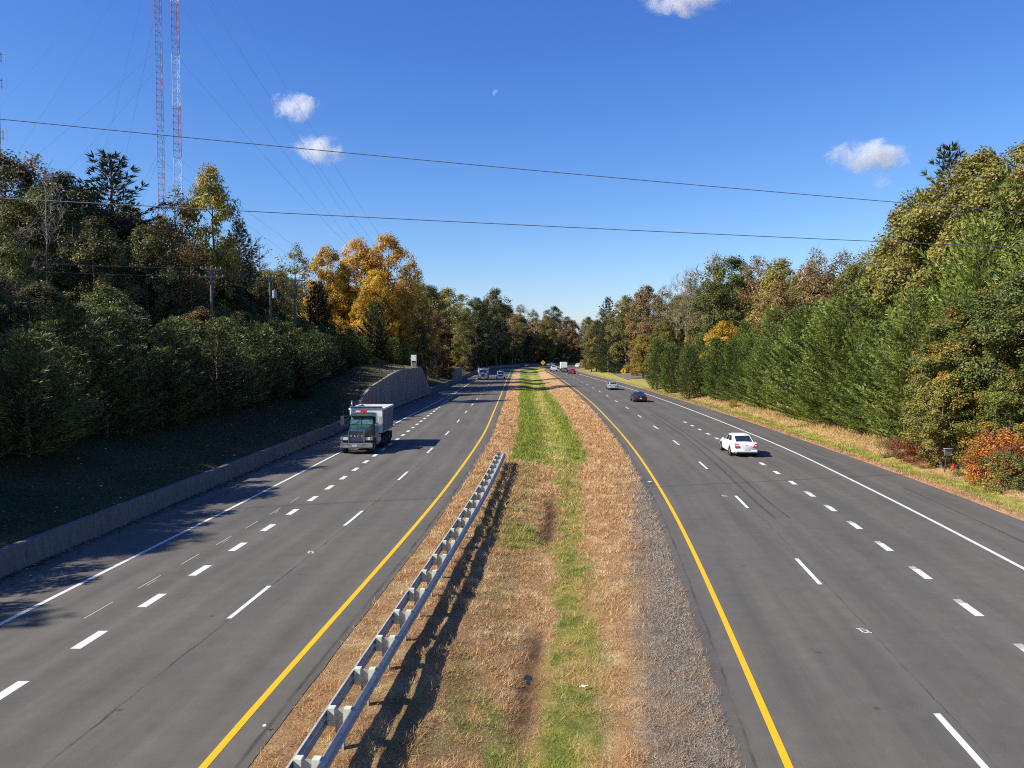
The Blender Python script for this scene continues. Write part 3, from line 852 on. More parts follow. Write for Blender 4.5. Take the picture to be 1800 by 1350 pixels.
def deciduous(name, H=20., Rc=4.5, base=0.28, nclump=110, per=120, leaf=0.16, clump_r=1.15, dense=1.0, spread=0.75, top=0.8, seed=0, lump=0.35, twigs=0, rk=1.0):
    """returns (trunk mesh, crown mesh), base at origin, height H"""
    global rng
    keep_rng = rng; rng = np.random.default_rng(seed + 1000)
    hb = H * base
    # lobes make the outline uneven
    nl = 7
    la = rng.uniform(0, 2 * PI, nl); lh = rng.uniform(0.1, 1.0, nl); lr = rng.uniform(-lump, lump, nl)
    t = rng.random(nclump * 3) ** top
    ang = rng.uniform(0, 2 * PI, nclump * 3)
    prof = np.sqrt(np.clip(1 - (2 * t - 0.86) ** 2 / 1.35, 0.02, 1)) * np.where(t > 0.8, np.sqrt(np.clip((1.02 - t) / 0.22, 0.05, 1)), 1)
    bump = np.ones_like(t)
    for a, h, r_ in zip(la, lh, lr):
        dd = (np.angle(np.exp(1j * (ang - a))) / 0.9) ** 2 + ((t - h) / 0.22) ** 2
        bump += r_ * np.exp(-dd)
    rr = Rc * prof * bump * (spread + (1 - spread) * rng.random(len(t))) ** 0.8
    rr *= np.where(rng.random(len(t)) < 0.25, rng.uniform(0.2, 0.8, len(t)), 1)
    P = np.stack([rr * np.cos(ang), rr * np.sin(ang), hb + (H - hb - clump_r * 0.6) * t], -1)
    # keep them apart
    keep = []
    for i in range(len(P)):
        if len(keep) >= nclump: break
        if all(np.sum((P[i] - P[j]) ** 2) > (clump_r * 0.55) ** 2 for j in keep[-60:]): keep.append(i)
    P = P[keep]
    order = np.argsort(P[:, 2] + 0.6 * np.hypot(P[:, 0], P[:, 1])); P = P[order]
    # trunk
    m = 12
    zt = np.linspace(0, H * 0.9, m)
    wx = np.cumsum(rng.normal(0, 0.10, m)) * H / 20; wy = np.cumsum(rng.normal(0, 0.10, m)) * H / 20
    wx -= wx[0]; wy -= wy[0]
    tr = np.stack([wx, wy, zt], -1)
    r0 = (0.0135 * H + 0.02) * rk
    rad = r0 * (1 - zt / (H * 0.93)) ** 0.8 + 0.015; rad[0] *= 1.35
    paths = [(tr, rad)]
    nodes = [(tr[i], rad[i]) for i in range(2, m)]
    for p in P:
        best = None
        for (q, r_) in nodes:
            dv = p - q
            dist = np.linalg.norm(dv)
            cost = dist + (6 if dv[2] < 0.25 * np.hypot(dv[0], dv[1]) else 0) - r_ * 4
            if best is None or cost < best[0]: best = (cost, q, r_, dist)
        _, q, r_, dist = best
        kk = 5
        tt = np.linspace(0, 1, kk)[:, None]
        mid = (q + p) / 2 + np.array([0, 0, -0.08 * dist]) + rng.normal(0, 0.06 * dist, 3)
        pts = (1 - tt) ** 2 * q + 2 * tt * (1 - tt) * mid + tt ** 2 * p
        r1 = min(r_ * 0.75, 0.012 * dist + 0.02 + 0.03 * H / 20)
        rd = np.linspace(r1, 0.015, kk)
        paths.append((pts, rd))
        nodes += [(pts[i], rd[i]) for i in (2, 3, 4)]
        for _ in range(twigs):
            dv = rng.normal(size=3); dv[2] = abs(dv[2]) * 0.9 + 0.4; dv /= np.linalg.norm(dv)
            ll = rng.uniform(0.6, 1.6) * clump_r
            s_ = pts[rng.integers(2, kk)]
            bend = rng.normal(0, 0.15, 3)
            paths.append((np.array([s_, s_ + dv * ll * .5 + bend * ll * .5, s_ + dv * ll]), np.array([0.022, 0.016, 0.006])))
    V, F = tubes_np(paths)
    trunk = np_mesh(name + '_trunk', V, F, M_BARK, smooth=True)
    # leaves
    crown = None
    if per > 0:
        Cs, Ns, Ts = [], [], []
        cen = np.array([0, 0, hb + (H - hb) * 0.45])
        for p in P:
            k = max(4, int(per * rng.uniform(0.55, 1.35) * dense))
            cr = clump_r * rng.uniform(0.7, 1.3)
            d = rng.normal(size=(k, 3)); d /= np.linalg.norm(d, axis=1, keepdims=True)
            r_ = cr * rng.random((k, 1)) ** 0.42
            q = d * r_ * np.array([1, 1, 0.72])
            q[:, 2] -= 0.10 * (q[:, 0] ** 2 + q[:, 1] ** 2) / cr
            pos = p + q
            Cs.append(pos)
            Ns.append(d * 0.6 + np.array([0, 0, 0.55]) + (pos - cen) / np.linalg.norm(pos - cen, axis=1, keepdims=True) * 0.35 + rng.normal(0, 0.45, (k, 3)))
            tone = rng.uniform(0.78, 1.18)
            hue = np.clip(rng.normal(0.5, 0.22), 0, 1)
            rare = rng.random()
            Ts.append(np.stack([tone * rng.uniform(0.72, 1.28, k), np.clip(hue + rng.normal(0, 0.14, k), 0, 1), np.clip(rare + rng.normal(0, 0.12, k), 0, 1)], -1))
        C_, N_, T_ = np.concatenate(Cs), np.concatenate(Ns), np.concatenate(Ts)
        V, F = leaf_cards(C_, N_, leaf * rng.uniform(0.7, 1.3, len(C_)))
        crown = np_mesh(name + '_crown', V, F, LM['olive'], tint=np.repeat(T_, 4, 0))
    rng = keep_rng
    return trunk, crown

def conifer(name, H=7., Rb=2.1, whorl=0.36, nb=7, spray=0.30, width=0.075, rise=0.35, power=0.85, per=9, seed=0, base=0.04, sag=0.0, irregular=0.2, twig_step=0.24, tuft=0.45):
    """whorled evergreen: sprays of needles along every branch"""
    global rng
    keep_rng = rng; rng = np.random.default_rng(seed + 5000)
    paths = []
    zt = np.linspace(0, H * 0.98, 8)
    tr = np.stack([rng.normal(0, 0.02, 8).cumsum() * H / 8, rng.normal(0, 0.02, 8).cumsum() * H / 8, zt], -1); tr[0, :2] = 0
    paths.append((tr, 0.016 * H * (1 - zt / H) + 0.012))
    C, D, S_, T_ = [], [], [], []
    z = H * base
    while z < H * 0.985:
        f = (1 - z / H)
        L0 = Rb * f ** power * min(1.0, 0.75 + 3.0 * (z / H - base)) + 0.10
        k = max(3, int(nb * (0.55 + 0.45 * f)))
        a0 = rng.uniform(0, 2 * PI)
        for j in range(k):
            a = a0 + 2 * PI * j / k + rng.normal(0, 0.25)
            L = L0 * rng.uniform(1 - 1.6 * irregular, 1 + irregular)
            up = rise + 0.55 * (z / H) + rng.normal(0, 0.08)
            hd = np.array([math.cos(a), math.sin(a), 0.0])
            tt = np.linspace(0, 1, 5)
            ctr = np.array([np.interp(z, zt, tr[:, 0]), np.interp(z, zt, tr[:, 1]), z])
            pts = ctr + hd * (L * tt)[:, None] + np.array([0, 0, 1.0]) * (L * (up * tt ** 1.5 - sag * tt * (1 - tt) * 2))[:, None]
            if L > 0.5: paths.append((pts, np.linspace(0.012 + 0.010 * L, 0.005, 5)))
            ns = max(2, int(L / twig_step))
            tq = np.linspace(0.22 if L > 0.8 else 0.1, 1.0, ns)
            tone = rng.uniform(0.8, 1.2); hue = rng.random()
            for q in tq:
                c_ = np.array([np.interp(q, tt, pts[:, i]) for i in range(3)])
                m = per
                side = rng.choice([-1, 1], m)
                sw = np.array([-hd[1], hd[0], 0])
                tl = tuft * L * (1.05 - q) * rng.random(m) + 0.05 * rng.random(m)
                fwd = rng.uniform(0.25, 0.9, m)
                pos = c_ + sw * (side * tl)[:, None] + hd * (tl * 0.5)[:, None] + np.array([0, 0, 1.]) * (rng.normal(0, 0.035, m) + 0.12 * tl)[:, None]
                dr = hd * fwd[:, None] + sw * (side * rng.uniform(0.1, 0.8, m))[:, None] + np.array([0, 0, 1.]) * rng.uniform(-0.05, 0.85, m)[:, None] * (0.6 + up)
                C.append(pos); D.append(dr)
                S_.append(spray * rng.uniform(0.65, 1.25, m))
                bright = tone * rng.uniform(0.72, 1.28, m)
                T_.append(np.stack([bright, np.clip(hue * 0.7 + 0.15 + rng.normal(0, 0.2, m), 0, 1), rng.random(m)], -1))
        z += whorl * rng.uniform(0.7, 1.2) * (0.55 + 0.6 * f)
    # leader
    m = 10
    C.append(np.stack([np.full(m, tr[-1, 0]), np.full(m, tr[-1, 1]), rng.uniform(H * 0.93, H, m)], -1))
    D.append(np.stack([rng.normal(0, .35, m), rng.normal(0, .35, m), np.ones(m)], -1)); S_.append(np.full(m, spray * 0.8)); T_.append(np.tile([[1.1, 0.8, 0.2]], (m, 1)))
    C, D, S_, T_ = np.concatenate(C), np.concatenate(D), np.concatenate(S_), np.concatenate(T_)
    D /= np.linalg.norm(D, axis=1, keepdims=True)
    Rn = rng.normal(size=D.shape); B = np.cross(D, Rn); B /= np.linalg.norm(B, axis=1, keepdims=True)
    n = len(C); wv = (width * rng.uniform(0.6, 1.3, n))[:, None]; L = S_[:, None]
    V = np.stack([C - D * L * 0.1, C + D * L * 0.45 + B * wv, C + D * L, C + D * L * 0.4 - B * wv], 1).reshape(-1, 3)
    crown = np_mesh(name + '_crown', V, np.arange(4 * n).reshape(-1, 4), LM['pine'], tint=np.repeat(T_, 4, 0))
    V, F = tubes_np(paths, 4)
    trunk = np_mesh(name + '_trunk', V, F, M_BARK, smooth=True)
    rng = keep_rng
    return trunk, crown

PROTO = {}
REFH = {}
def proto(key, fn, H, **kw):
    PROTO[key] = fn(key, H=H, **kw); REFH[key] = H
for i in range(5):
    proto(f'young_pine_{i}', conifer, 7.0, Rb=2.0 + 0.12 * i, seed=i, irregular=0.25, per=13, rise=0.42, spray=0.36, width=0.026)
for i in range(4):
    proto(f'bushy_pine_{i}', conifer, 13.0, Rb=4.1 + 0.2 * i, whorl=0.55, nb=8, spray=0.44, width=0.036, rise=0.34, power=0.6, per=22, seed=20 + i, base=0.01, irregular=0.26, twig_step=0.36, tuft=0.38)
for i in range(2):
    proto(f'tall_pine_{i}', conifer, 22.0, Rb=5.2, whorl=0.85, nb=7, spray=0.62, width=0.05, rise=0.22, power=0.7, per=15, seed=40 + i, base=0.15, irregular=0.35, twig_step=0.42, tuft=0.34)
for i in range(2):
    proto(f'cedar_{i}', conifer, 9.0, Rb=2.3, whorl=0.34, nb=8, spray=0.40, width=0.04, rise=0.95, power=0.6, per=12, seed=50 + i, base=0.0, irregular=0.15, twig_step=0.34)
for i in range(4):
    proto(f'broad_{i}', deciduous, 20.0, Rc=4.8 + 0.3 * i, base=0.16, nclump=135, per=165, leaf=0.135, clump_r=1.15, seed=i, spread=0.6)
for i in range(3):
    proto(f'open_{i}', deciduous, 20.0, Rc=3.9 + 0.3 * i, base=0.30, nclump=95, per=52, leaf=0.135, clump_r=1.05, seed=10 + i, spread=0.5, lump=0.5, twigs=2)
for i in range(2):
    proto(f'bare_{i}', deciduous, 18.0, Rc=2.9, base=0.38, nclump=55, per=7, leaf=0.10, clump_r=0.9, seed=20 + i, spread=0.4, lump=0.5, twigs=7, rk=0.55)
for i in range(3):
    proto(f'small_{i}', deciduous, 8.0, Rc=2.7, base=0.06, nclump=110, per=200, leaf=0.072, clump_r=0.60, seed=30 + i, spread=0.45, lump=0.4)
for i in range(2):
    proto(f'shrub_{i}', deciduous, 2.6, Rc=1.5, base=0.02, nclump=46, per=120, leaf=0.042, clump_r=0.42, seed=40 + i, spread=0.4, lump=0.4, twigs=2)
# big near tree built with smaller leaves
proto('near_broad', deciduous, 20.0, Rc=6.2, base=0.08, nclump=320, per=165, leaf=0.108, clump_r=0.95, seed=77, spread=0.62, lump=0.3)

NTREE = [0]
def plant(key, mat, s, x, h, label, cat, name, group=None, wide=1.0, rz=None, z=None, bark=None, world=False):
    """one tree: an empty at its foot with trunk and crown"""
    if world:
        X_, Y_ = x, s
        zz = z if z is not None else float(ground_z(s if s < ARC_S else ARC_S, x))
        loc = (X_, Y_, zz - 0.12)
    else:
        zz = z if z is not None else float(ground_z(s, x))
        loc = WV(s, x, zz - 0.12)
    rz = random.uniform(0, 2 * PI) if rz is None else rz
    root = empty(name, loc, rz)
    k = h / REFH[key]
    root.scale = (k * wide, k * wide, k)
    tm, cm = PROTO[key]
    to = ob('trunk', tm, root)
    if bark:
        to.material_slots[0].link = 'OBJECT'; to.material_slots[0].material = bark
    if cm is not None:
        co = ob('crown', cm, root)
        co.material_slots[0].link = 'OBJECT'; co.material_slots[0].material = LM[mat]
    tag(root, label, cat, group)
    NTREE[0] += 1
    return root

def inv(X_, Y_):
    """world -> road space"""
    if Y_ <= ARC_S: return Y_, X_
    cx = ARC_X + ARC_R
    return ARC_S + ARC_R * math.atan2(Y_ - ARC_S, cx - X_), cx - math.hypot(cx - X_, Y_ - ARC_S)
def px_plant(key, mat, px, ytop, D, label, cat, name, group=None, wide=1.0, bark=None, rz=None):
    """stand a tree at distance D in the bearing of column px so that its top reaches the height seen at row ytop"""
    for _ in range(80):                      # keep it off the carriageways
        X_ = (px - 900) / FPX * D
        s_, x_ = inv(X_, D)
        if x_ < float(LX('bar', min(s_, 265))) - 2.6 or x_ > float(LX('er', min(s_, 265))) + 2.6: break
        if px > 950 and D > 258: break
        D += 4 if px < 950 else 2
    ztop = CAM_H + (610 - ytop) / FPX * D
    zb = float(ground_z(min(s_, 265), x_))
    return plant(key, mat, D, X_, max(1.2, ztop - zb + 0.12), label, cat, name, group, wide, rz=rz, bark=bark, world=True, z=zb)

UNITS = ['', 'first', 'second', 'third', 'fourth', 'fifth', 'sixth', 'seventh', 'eighth', 'ninth', 'tenth', 'eleventh', 'twelfth', 'thirteenth', 'fourteenth', 'fifteenth', 'sixteenth', 'seventeenth', 'eighteenth', 'nineteenth']
def nth(k):
    if k < 20: return UNITS[k]
    a, b = divmod(k, 10)
    tens = {2: ('twentieth', 'twenty'), 3: ('thirtieth', 'thirty'), 4: ('fortieth', 'forty'), 5: ('fiftieth', 'fifty')}[a]
    return tens[0] if b == 0 else tens[1] + '-' + UNITS[b]
def number(items, far_first, text):
    """tell a row's trees apart by counting them from a landmark at one end"""
    for k, (s_, o) in enumerate(sorted(items, key=lambda q: -q[0] if far_first else q[0]), 1):
        o['label'] = text.format(nth(k))
# --- the hedge-like row of young pines above the barrier
G = 'young pines in the row above the concrete barrier'
for row, (doff, s0, s1, st, ztop, word) in enumerate([(6.9, 12, 104, 2.2, 8.4, 'front'), (9.4, 14, 118, 2.3, 8.9, 'middle'), (12.2, 18, 122, 2.9, 9.7, 'back'), (15.2, 30, 124, 3.2, 9.9, 'hindmost')]):
    s = s0; made = []
    while s < s1:
        d = doff + random.uniform(-0.8, 0.8)
        x = float(LX('bar', s)) - WALL_T - d
        h = (ztop + 0.018 * (s - 50) - float(ground_z(s, x))) * random.uniform(0.84, 1.15)
        if row == 0 and s > 78: h *= 0.9
        made.append((s, plant(f'young_pine_{random.randrange(5)}', 'pine', s, x, h, f'bushy young pine in the {word} rank of the dense row above the concrete barrier', 'pine tree', 'pine_tree', G + ', ' + word + ' rank', wide=random.uniform(1.1, 1.45))))
        s += st * random.uniform(0.8, 1.2)
    number(made, True, 'young pine above the barrier, {} from the retaining wall in the ' + word + ' rank')
# the wood goes on to the left, beyond the edge of the view
for i in range(22):
    s = -14 + i * 3.1
    x = -40 - (i % 3) * 4 - random.uniform(0, 3)
    plant(random.choice(['broad_0', 'broad_1', 'broad_2', 'tall_pine_1']), 'dgreen', s, x, random.uniform(16, 19), 'tall tree of the wood that shades the bank from the left', 'tree', 'tree', 'tall trees shading the bank from the left')

# --- tall wood on the left, skyline trees first
L_ = [
 ('broad_0', 'dgreen', 12, 262, 92, 'tall dark green tree at the left end of the wood, its top touching the sky', 1.0),
 ('open_0', 'russet', 62, 268, 94, 'thin-leaved russet tree rising behind the pale forked bare tree', 1.0),
 ('broad_2', 'dgreen', 118, 300, 96, 'broad dull green tree between the forked bare tree and the tall dark pine', 1.0),
 ('broad_1', 'dgreen', 45, 345, 84, 'dark rounded tree low in the shade behind the young pines, far left', 1.0),
 ('broad_3', 'dgreen', 262, 392, 92, 'deeply shaded green tree under the two radio masts', 0.9),
 ('open_1', 'russet', 318, 330, 102, 'brownish half-bare tree just beneath the red and white masts', 0.9),
 ('broad_1', 'yellow', 376, 286, 104, 'tall tree with golden-green crown standing above the utility poles', 0.62),
 ('broad_1', 'green', 85, 322, 88, 'leafy green tree behind the pale forked bare tree', 0.95),
 ('broad_3', 'dgreen', 150, 322, 102, 'dark tree merging with the left side of the tall pine', 1.0),
 ('broad_0', 'dgreen', 228, 352, 106, 'dark tree merging with the right side of the tall pine', 1.0),
 ('broad_2', 'olive', 292, 378, 112, 'olive tree whose crown hides the feet of the masts', 0.8),
 ('broad_3', 'dgreen', 395, 420, 112, 'dull green tree below the right flank of the golden-green crown', 0.8),
 ('broad_0', 'gold', 606, 462, 140, 'golden tree tucked between the full golden and the tall thin orange tree', 0.85),
 ('broad_3', 'gold', 662, 470, 138, 'golden tree filling the gap before the tallest orange tree', 0.85),
 ('broad_1', 'orange', 706, 492, 140, 'orange tree low on the right flank of the autumn group', 0.6),
 ('broad_2', 'dgreen', 468, 480, 112, 'dull green tree between the layered pine and the transformer pole', 0.9),
 ('open_0', 'russet', 340, 420, 96, 'russet tree below the golden-green crown', 1.0),
 ('broad_2', 'dgreen', 170, 380, 84, 'shaded green tree in front of the tall dark pine', 1.0),
 ('bare_0', 'russet', 455, 415, 122, 'greyish bare tree behind the layered pine', 1.1),
 ('open_1', 'olive', 525, 428, 140, 'small olive tree on the skyline between the layered pine and the gold trees', 1.0),
 ('open_0', 'turning', 490, 470, 118, 'yellowing tree behind the transformer pole', 1.0),
 ('broad_1', 'dgreen', 420, 505, 104, 'dark leafy tree between the two nearer utility poles', 0.9),
 ('broad_0', 'gold', 575, 428, 138, 'full golden tree at the left of the bright autumn group', 0.78),
 ('broad_1', 'orange', 628, 414, 146, 'tall thin orange tree in the middle of the bright autumn group', 0.85),
 ('broad_3', 'orange', 682, 406, 146, 'tallest orange tree of the bright autumn group, half its leaves gone', 0.85),
 ('broad_2', 'gold', 640, 508, 132, 'lower glowing orange-gold tree in front of the autumn group', 0.7),
 ('open_1', 'orange', 726, 446, 152, 'sparse orange-brown tree at the right edge of the autumn group', 0.75),
 ('small_0', 'gold', 600, 560, 128, 'small gold tree low beside the cross-armed pole', 1.2),
 ('broad_3', 'russet', 700, 555, 140, 'orange-brown tree below the tallest orange tree', 0.8),
]
for key, mat, px, yt, D, lab, wd in L_:
    px_plant(key, mat, px, yt, D, lab, 'tree', 'tree', wide=wd)
px_plant('tall_pine_0', 'dark', 196, 276, 98, 'tall dark pine left of the radio masts, topping the wood', 'pine tree', 'pine_tree', wide=1.55)
px_plant('tall_pine_1', 'dark', 428, 396, 118, 'layered dark pine on the skyline right of the golden-green tree', 'pine tree', 'pine_tree', wide=1.15)
px_plant('tall_pine_1', 'dark', 250, 420, 100, 'dark pine in the shade below the masts', 'pine tree', 'pine_tree', wide=1.2)
px_plant('bare_1', 'russet', 88, 300, 82, 'pale forked bare tree standing out against the dark wood', 'bare tree', 'tree', bark=M_BARKG, wide=0.9)
px_plant('broad_0', 'green', 30, 420, 66, 'green leafy tree behind the pine row at the far left', 'tree', 'tree', wide=0.9)
px_plant('small_1', 'green', 185, 500, 74, 'small half-lit green tree behind the young pines', 'tree', 'tree', wide=1.2)
px_plant('small_2', 'red', 402, 470, 112, 'small reddish tree behind the nearest utility pole', 'tree', 'tree', wide=1.0)
# pines and shrubs from the end of the young pines to the retaining wall
px_plant('bushy_pine_0', 'dark', 560, 500, 122, 'dark pine to the right of the cross-armed pole', 'pine tree', 'pine_tree', wide=0.8)
px_plant('bushy_pine_1', 'pine', 662, 532, 126, 'rounded pine in front of the orange trees', 'pine tree', 'pine_tree', wide=0.9)
px_plant('young_pine_1', 'pine', 615, 580, 112, 'single young pine at the right end of the pine row', 'pine tree', 'pine_tree', wide=1.3)
px_plant('young_pine_3', 'pine_r', 640, 592, 118, 'fresh green young pine left of the retaining wall', 'pine tree', 'pine_tree', wide=1.3)
px_plant('cedar_0', 'pine_r', 692, 596, 124, 'bright green bush-like cedar above the arched retaining wall', 'cedar', 'cedar_tree', wide=1.5)
px_plant('cedar_1', 'pine_r', 712, 604, 127, 'bright green cedar beside the sign above the retaining wall', 'cedar', 'cedar_tree', wide=1.3)
px_plant('shrub_0', 'yellow', 660, 628, 112, 'yellowish shrub on the bank by the retaining wall', 'shrub', 'shrub', wide=1.4)
px_plant('shrub_1', 'olive', 672, 634, 110, 'olive shrub at the top of the arched retaining wall', 'shrub', 'shrub', wide=1.3)
# left wood further on
G2 = 'trees of the wood beyond the retaining wall'
F_ = [
 ('broad_1', 'dgreen', 752, 498, 170), ('broad_3', 'olive', 790, 503, 180), ('open_0', 'russet', 770, 540, 160), ('broad_0', 'green', 838, 520, 200),
 ('broad_2', 'dgreen', 872, 505, 215), ('open_2', 'russet', 815, 545, 175), ('small_1', 'red', 772, 565, 150), ('broad_0', 'yellow', 842, 556, 190),
 ('broad_1', 'olive', 800, 575, 160), ('small_2', 'yellow', 795, 610, 150), ('open_1', 'russet', 880, 560, 215), ('bushy_pine_2', 'dark', 858, 585, 200),
 ('bushy_pine_3', 'dark', 766, 604, 142), ('open_0', 'russet', 900, 548, 240), ('broad_2', 'dgreen', 905, 575, 235), ('bushy_pine_0', 'dark', 820, 618, 168),
 ('small_0', 'olive', 782, 622, 142), ('bushy_pine_1', 'dark', 885, 600, 225), ('open_1', 'orange', 748, 530, 150), ('broad_3', 'dgreen', 735, 560, 146),
]
for i, (key, mat, px, yt, D) in enumerate(F_):
    kind = 'pine tree' if 'pine' in key else 'tree'
    word = {'dgreen': 'dull green', 'olive': 'olive', 'russet': 'russet', 'green': 'green', 'red': 'reddish', 'yellow': 'yellow-green', 'dark': 'dark evergreen', 'orange': 'orange'}[mat]
    px_plant(key, mat, px, yt, D, f'{word} {"pine" if kind != "tree" else "tree"} in the wood beyond the retaining wall', kind, 'pine_tree' if kind != 'tree' else 'tree', G2 + ', ' + word)
# back rows that close the left wood
G3 = 'background trees deep in the left wood'
for i in range(46):
    D = random.uniform(95, 235)
    xb = float(LX('bar', D)) - random.uniform(24, 62)
    px = 900 + xb / D * FPX
    if px < -40: continue
    yt = np.interp(px, [0, 300, 430, 520, 740, 900], [330, 380, 440, 470, 500, 545]) + random.uniform(10, 45)
    key = random.choice(['broad_0', 'broad_1', 'broad_2', 'broad_3', 'open_1'])
    px_plant(key, random.choice(['dgreen', 'dgreen', 'russet', 'olive']), px, yt, D, 'shaded background tree deep in the left wood', 'tree', 'tree', G3)
# understorey that shuts the gaps under the crowns
G4 = 'undergrowth trees in the shade of the left wood'
for i in range(40):
    s = 44 + i * 4.6 + random.uniform(-1, 1)
    x = float(LX('bar', s)) - random.uniform(17, 23)
    plant(random.choice(['small_0', 'small_1', 'small_2']), random.choice(['dgreen', 'dgreen', 'green', 'russet']), s, x, random.uniform(6, 9.5), 'shaded undergrowth tree behind the pine row', 'tree', 'understorey_tree', G4, wide=random.uniform(1.0, 1.4))

# --- the wood that closes the view where the road bends away
G5 = 'trees of the dark wood closing the view'
for i in range(80):
    s = random.uniform(238, 405)
    off = -15 - random.uniform(2, 8) - (i % 5) * 6.5
    h = random.uniform(17, 24) * (1.0 if off < -24 else 0.78)
    key = random.choice(['broad_0', 'broad_1', 'broad_2', 'broad_3', 'open_0', 'open_2'])
    mat = random.choice(['dgreen', 'green', 'olive', 'russet', 'dgreen', 'russet'])
    plant(key, mat, s, ARC_X + off, h, 'tree in the dark wood closing the view at the bend', 'tree', 'tree', G5, z=float(ground_z(230, float(LX('bar', 230)) + off + 15)))
for i in range(66):
    s = 222 + i * 2.8
    plant(random.choice(['small_0', 'small_1', 'bushy_pine_2']), random.choice(['dgreen', 'dark', 'dgreen', 'russet']), s, ARC_X - 15 - random.uniform(3, 6) - (i % 3) * 5, random.uniform(7, 10) + (i % 3) * 3, 'low tree along the edge of the dark wood at the bend', 'tree', 'understorey_tree', 'low trees at the edge of the dark wood', z=1.0)

# --- right side: pines along the verge
G6 = 'bushy pines along the right verge'
s = 53.0
i = 0; made = []
while s < 128:
    d = 6.6 + random.uniform(-0.7, 0.9) + (0.8 if s < 62 else 0)
    x = float(LX('er', s)) + d
    h = np.interp(s, [50, 60, 80, 110, 130], [9.5, 11.5, 11.0, 8.5, 7.0]) * random.uniform(0.72, 1.15)
    made.append((s, plant(f'bushy_pine_{i % 4}', random.choice(['pine_r', 'pine_r', 'pine_r', 'cedar']), s, x, h, 'bushy green pine in the front row along the right verge', 'pine tree', 'pine_tree', G6, wide=random.uniform(0.9, 1.12))))
    s += random.uniform(2.6, 3.6); i += 1
number(made, False, 'bushy green verge pine, {} from the roadside board in the front row')
s = 56.0; made = []
while s < 150:
    x = float(LX('er', s)) + 11.5 + random.uniform(-1.2, 1.2)
    h = np.interp(s, [50, 65, 90, 150], [13.5, 14.0, 13, 9.5]) * random.uniform(0.8, 1.1)
    made.append((s, plant(f'bushy_pine_{random.randrange(4)}', 'pine_r', s, x, h, 'taller green pine in the second row behind the right verge', 'pine tree', 'pine_tree', 'taller pines behind the right verge row', wide=random.uniform(0.8, 1.0))))
    s += random.uniform(3.4, 4.6)
number(made, False, 'taller green pine, {} from the roadside board in the row behind the verge pines')
for k, (px, yt, D, lab) in enumerate([(1155, 600, 140, 'narrow green cedar nearest the far warning sign'), (1180, 608, 134, 'narrow green cedar, second from the far warning sign'), (1212, 612, 124, 'narrow cedar at the head of the verge pines'), (1262, 600, 116, 'upright cedar among the verge pines')]):
    px_plant(f'cedar_{k % 2}', 'cedar', px, yt, D, lab, 'cedar', 'cedar_tree', wide=1.05)
# near right deciduous trees
RR = [
 ('near_broad', 'olive', 1712, 262, 70, 'huge olive-green tree filling the upper right corner', 0.95),
 ('near_broad', 'olive', 1810, 236, 64, 'tall olive tree at the right edge of the picture', 0.9),
 ('broad_1', 'olive', 1612, 330, 76, 'olive-green tree on the slope of the right skyline', 0.9),
 ('broad_2', 'olive', 1566, 410, 84, 'rounded olive tree where the right skyline drops', 0.8),
 ('near_broad', 'turning', 1690, 575, 53, 'green and amber tree beside the small roadside board', 1.15),
 ('near_broad', 'turning', 1738, 500, 54, 'leafy tree with orange-tipped leaves right of the roadside board', 1.25),
 ('near_broad', 'green', 1800, 470, 51, 'green tree at the right edge above the orange shrubs', 1.1),
 ('small_0', 'olive', 1660, 660, 51.5, 'low green-gold tree directly behind the roadside board', 1.1),
 ('small_1', 'turning', 1775, 650, 47.5, 'low green-gold tree by the orange shrubs', 1.0),
]
for key, mat, px, yt, D, lab, wd in RR:
    px_plant(key, mat, px, yt, D, lab, 'tree', 'tree', wide=wd)
px_plant('tall_pine_0', 'dark', 1664, 262, 82, 'dark pine tip poking above the olive tree on the right skyline', 'pine tree', 'pine_tree', wide=0.9)
px_plant('bushy_pine_1', 'pine_r', 1785, 330, 61, 'tall pine between the olive trees at the right edge', 'pine tree', 'pine_tree', wide=0.8)
px_plant('bushy_pine_2', 'pine_r', 1720, 390, 60, 'green pine in front of the huge olive tree', 'pine tree', 'pine_tree', wide=0.8)
for px, yt, D, mat, lab in [(1765, 752, 45.5, 'flame', 'blazing orange shrub at the right edge of the verge'), (1745, 775, 46.0, 'flame', 'orange shrub right of the small roadside board'), (1790, 775, 44.5, 'red', 'red shrub beside the blazing orange one'),
                            (1772, 790, 43.5, 'turning', 'low green and orange shrub nearest the camera on the verge'), (1604, 765, 54.5, 'red', 'small red shrub under the green pines'),
                            (1706, 800, 48.5, 'dgreen', 'dark shrub beside the red container'), (1740, 800, 46, 'dgreen', 'dark green shrub under the orange one'), (1580, 765, 57, 'russet', 'brownish scrub at the foot of the verge pines'), (1636, 788, 52.5, 'russet', 'russet scrub left of the roadside board'),
                            (1114, 655, 206, 'red', 'red shrub beside the far warning sign'), (1290, 700, 104, 'yellow', 'yellow-green shrub between the verge pines')]:
    px_plant(random.choice(['shrub_0', 'shrub_1']), mat, px, yt, D, lab, 'shrub', 'shrub', wide=1.15)
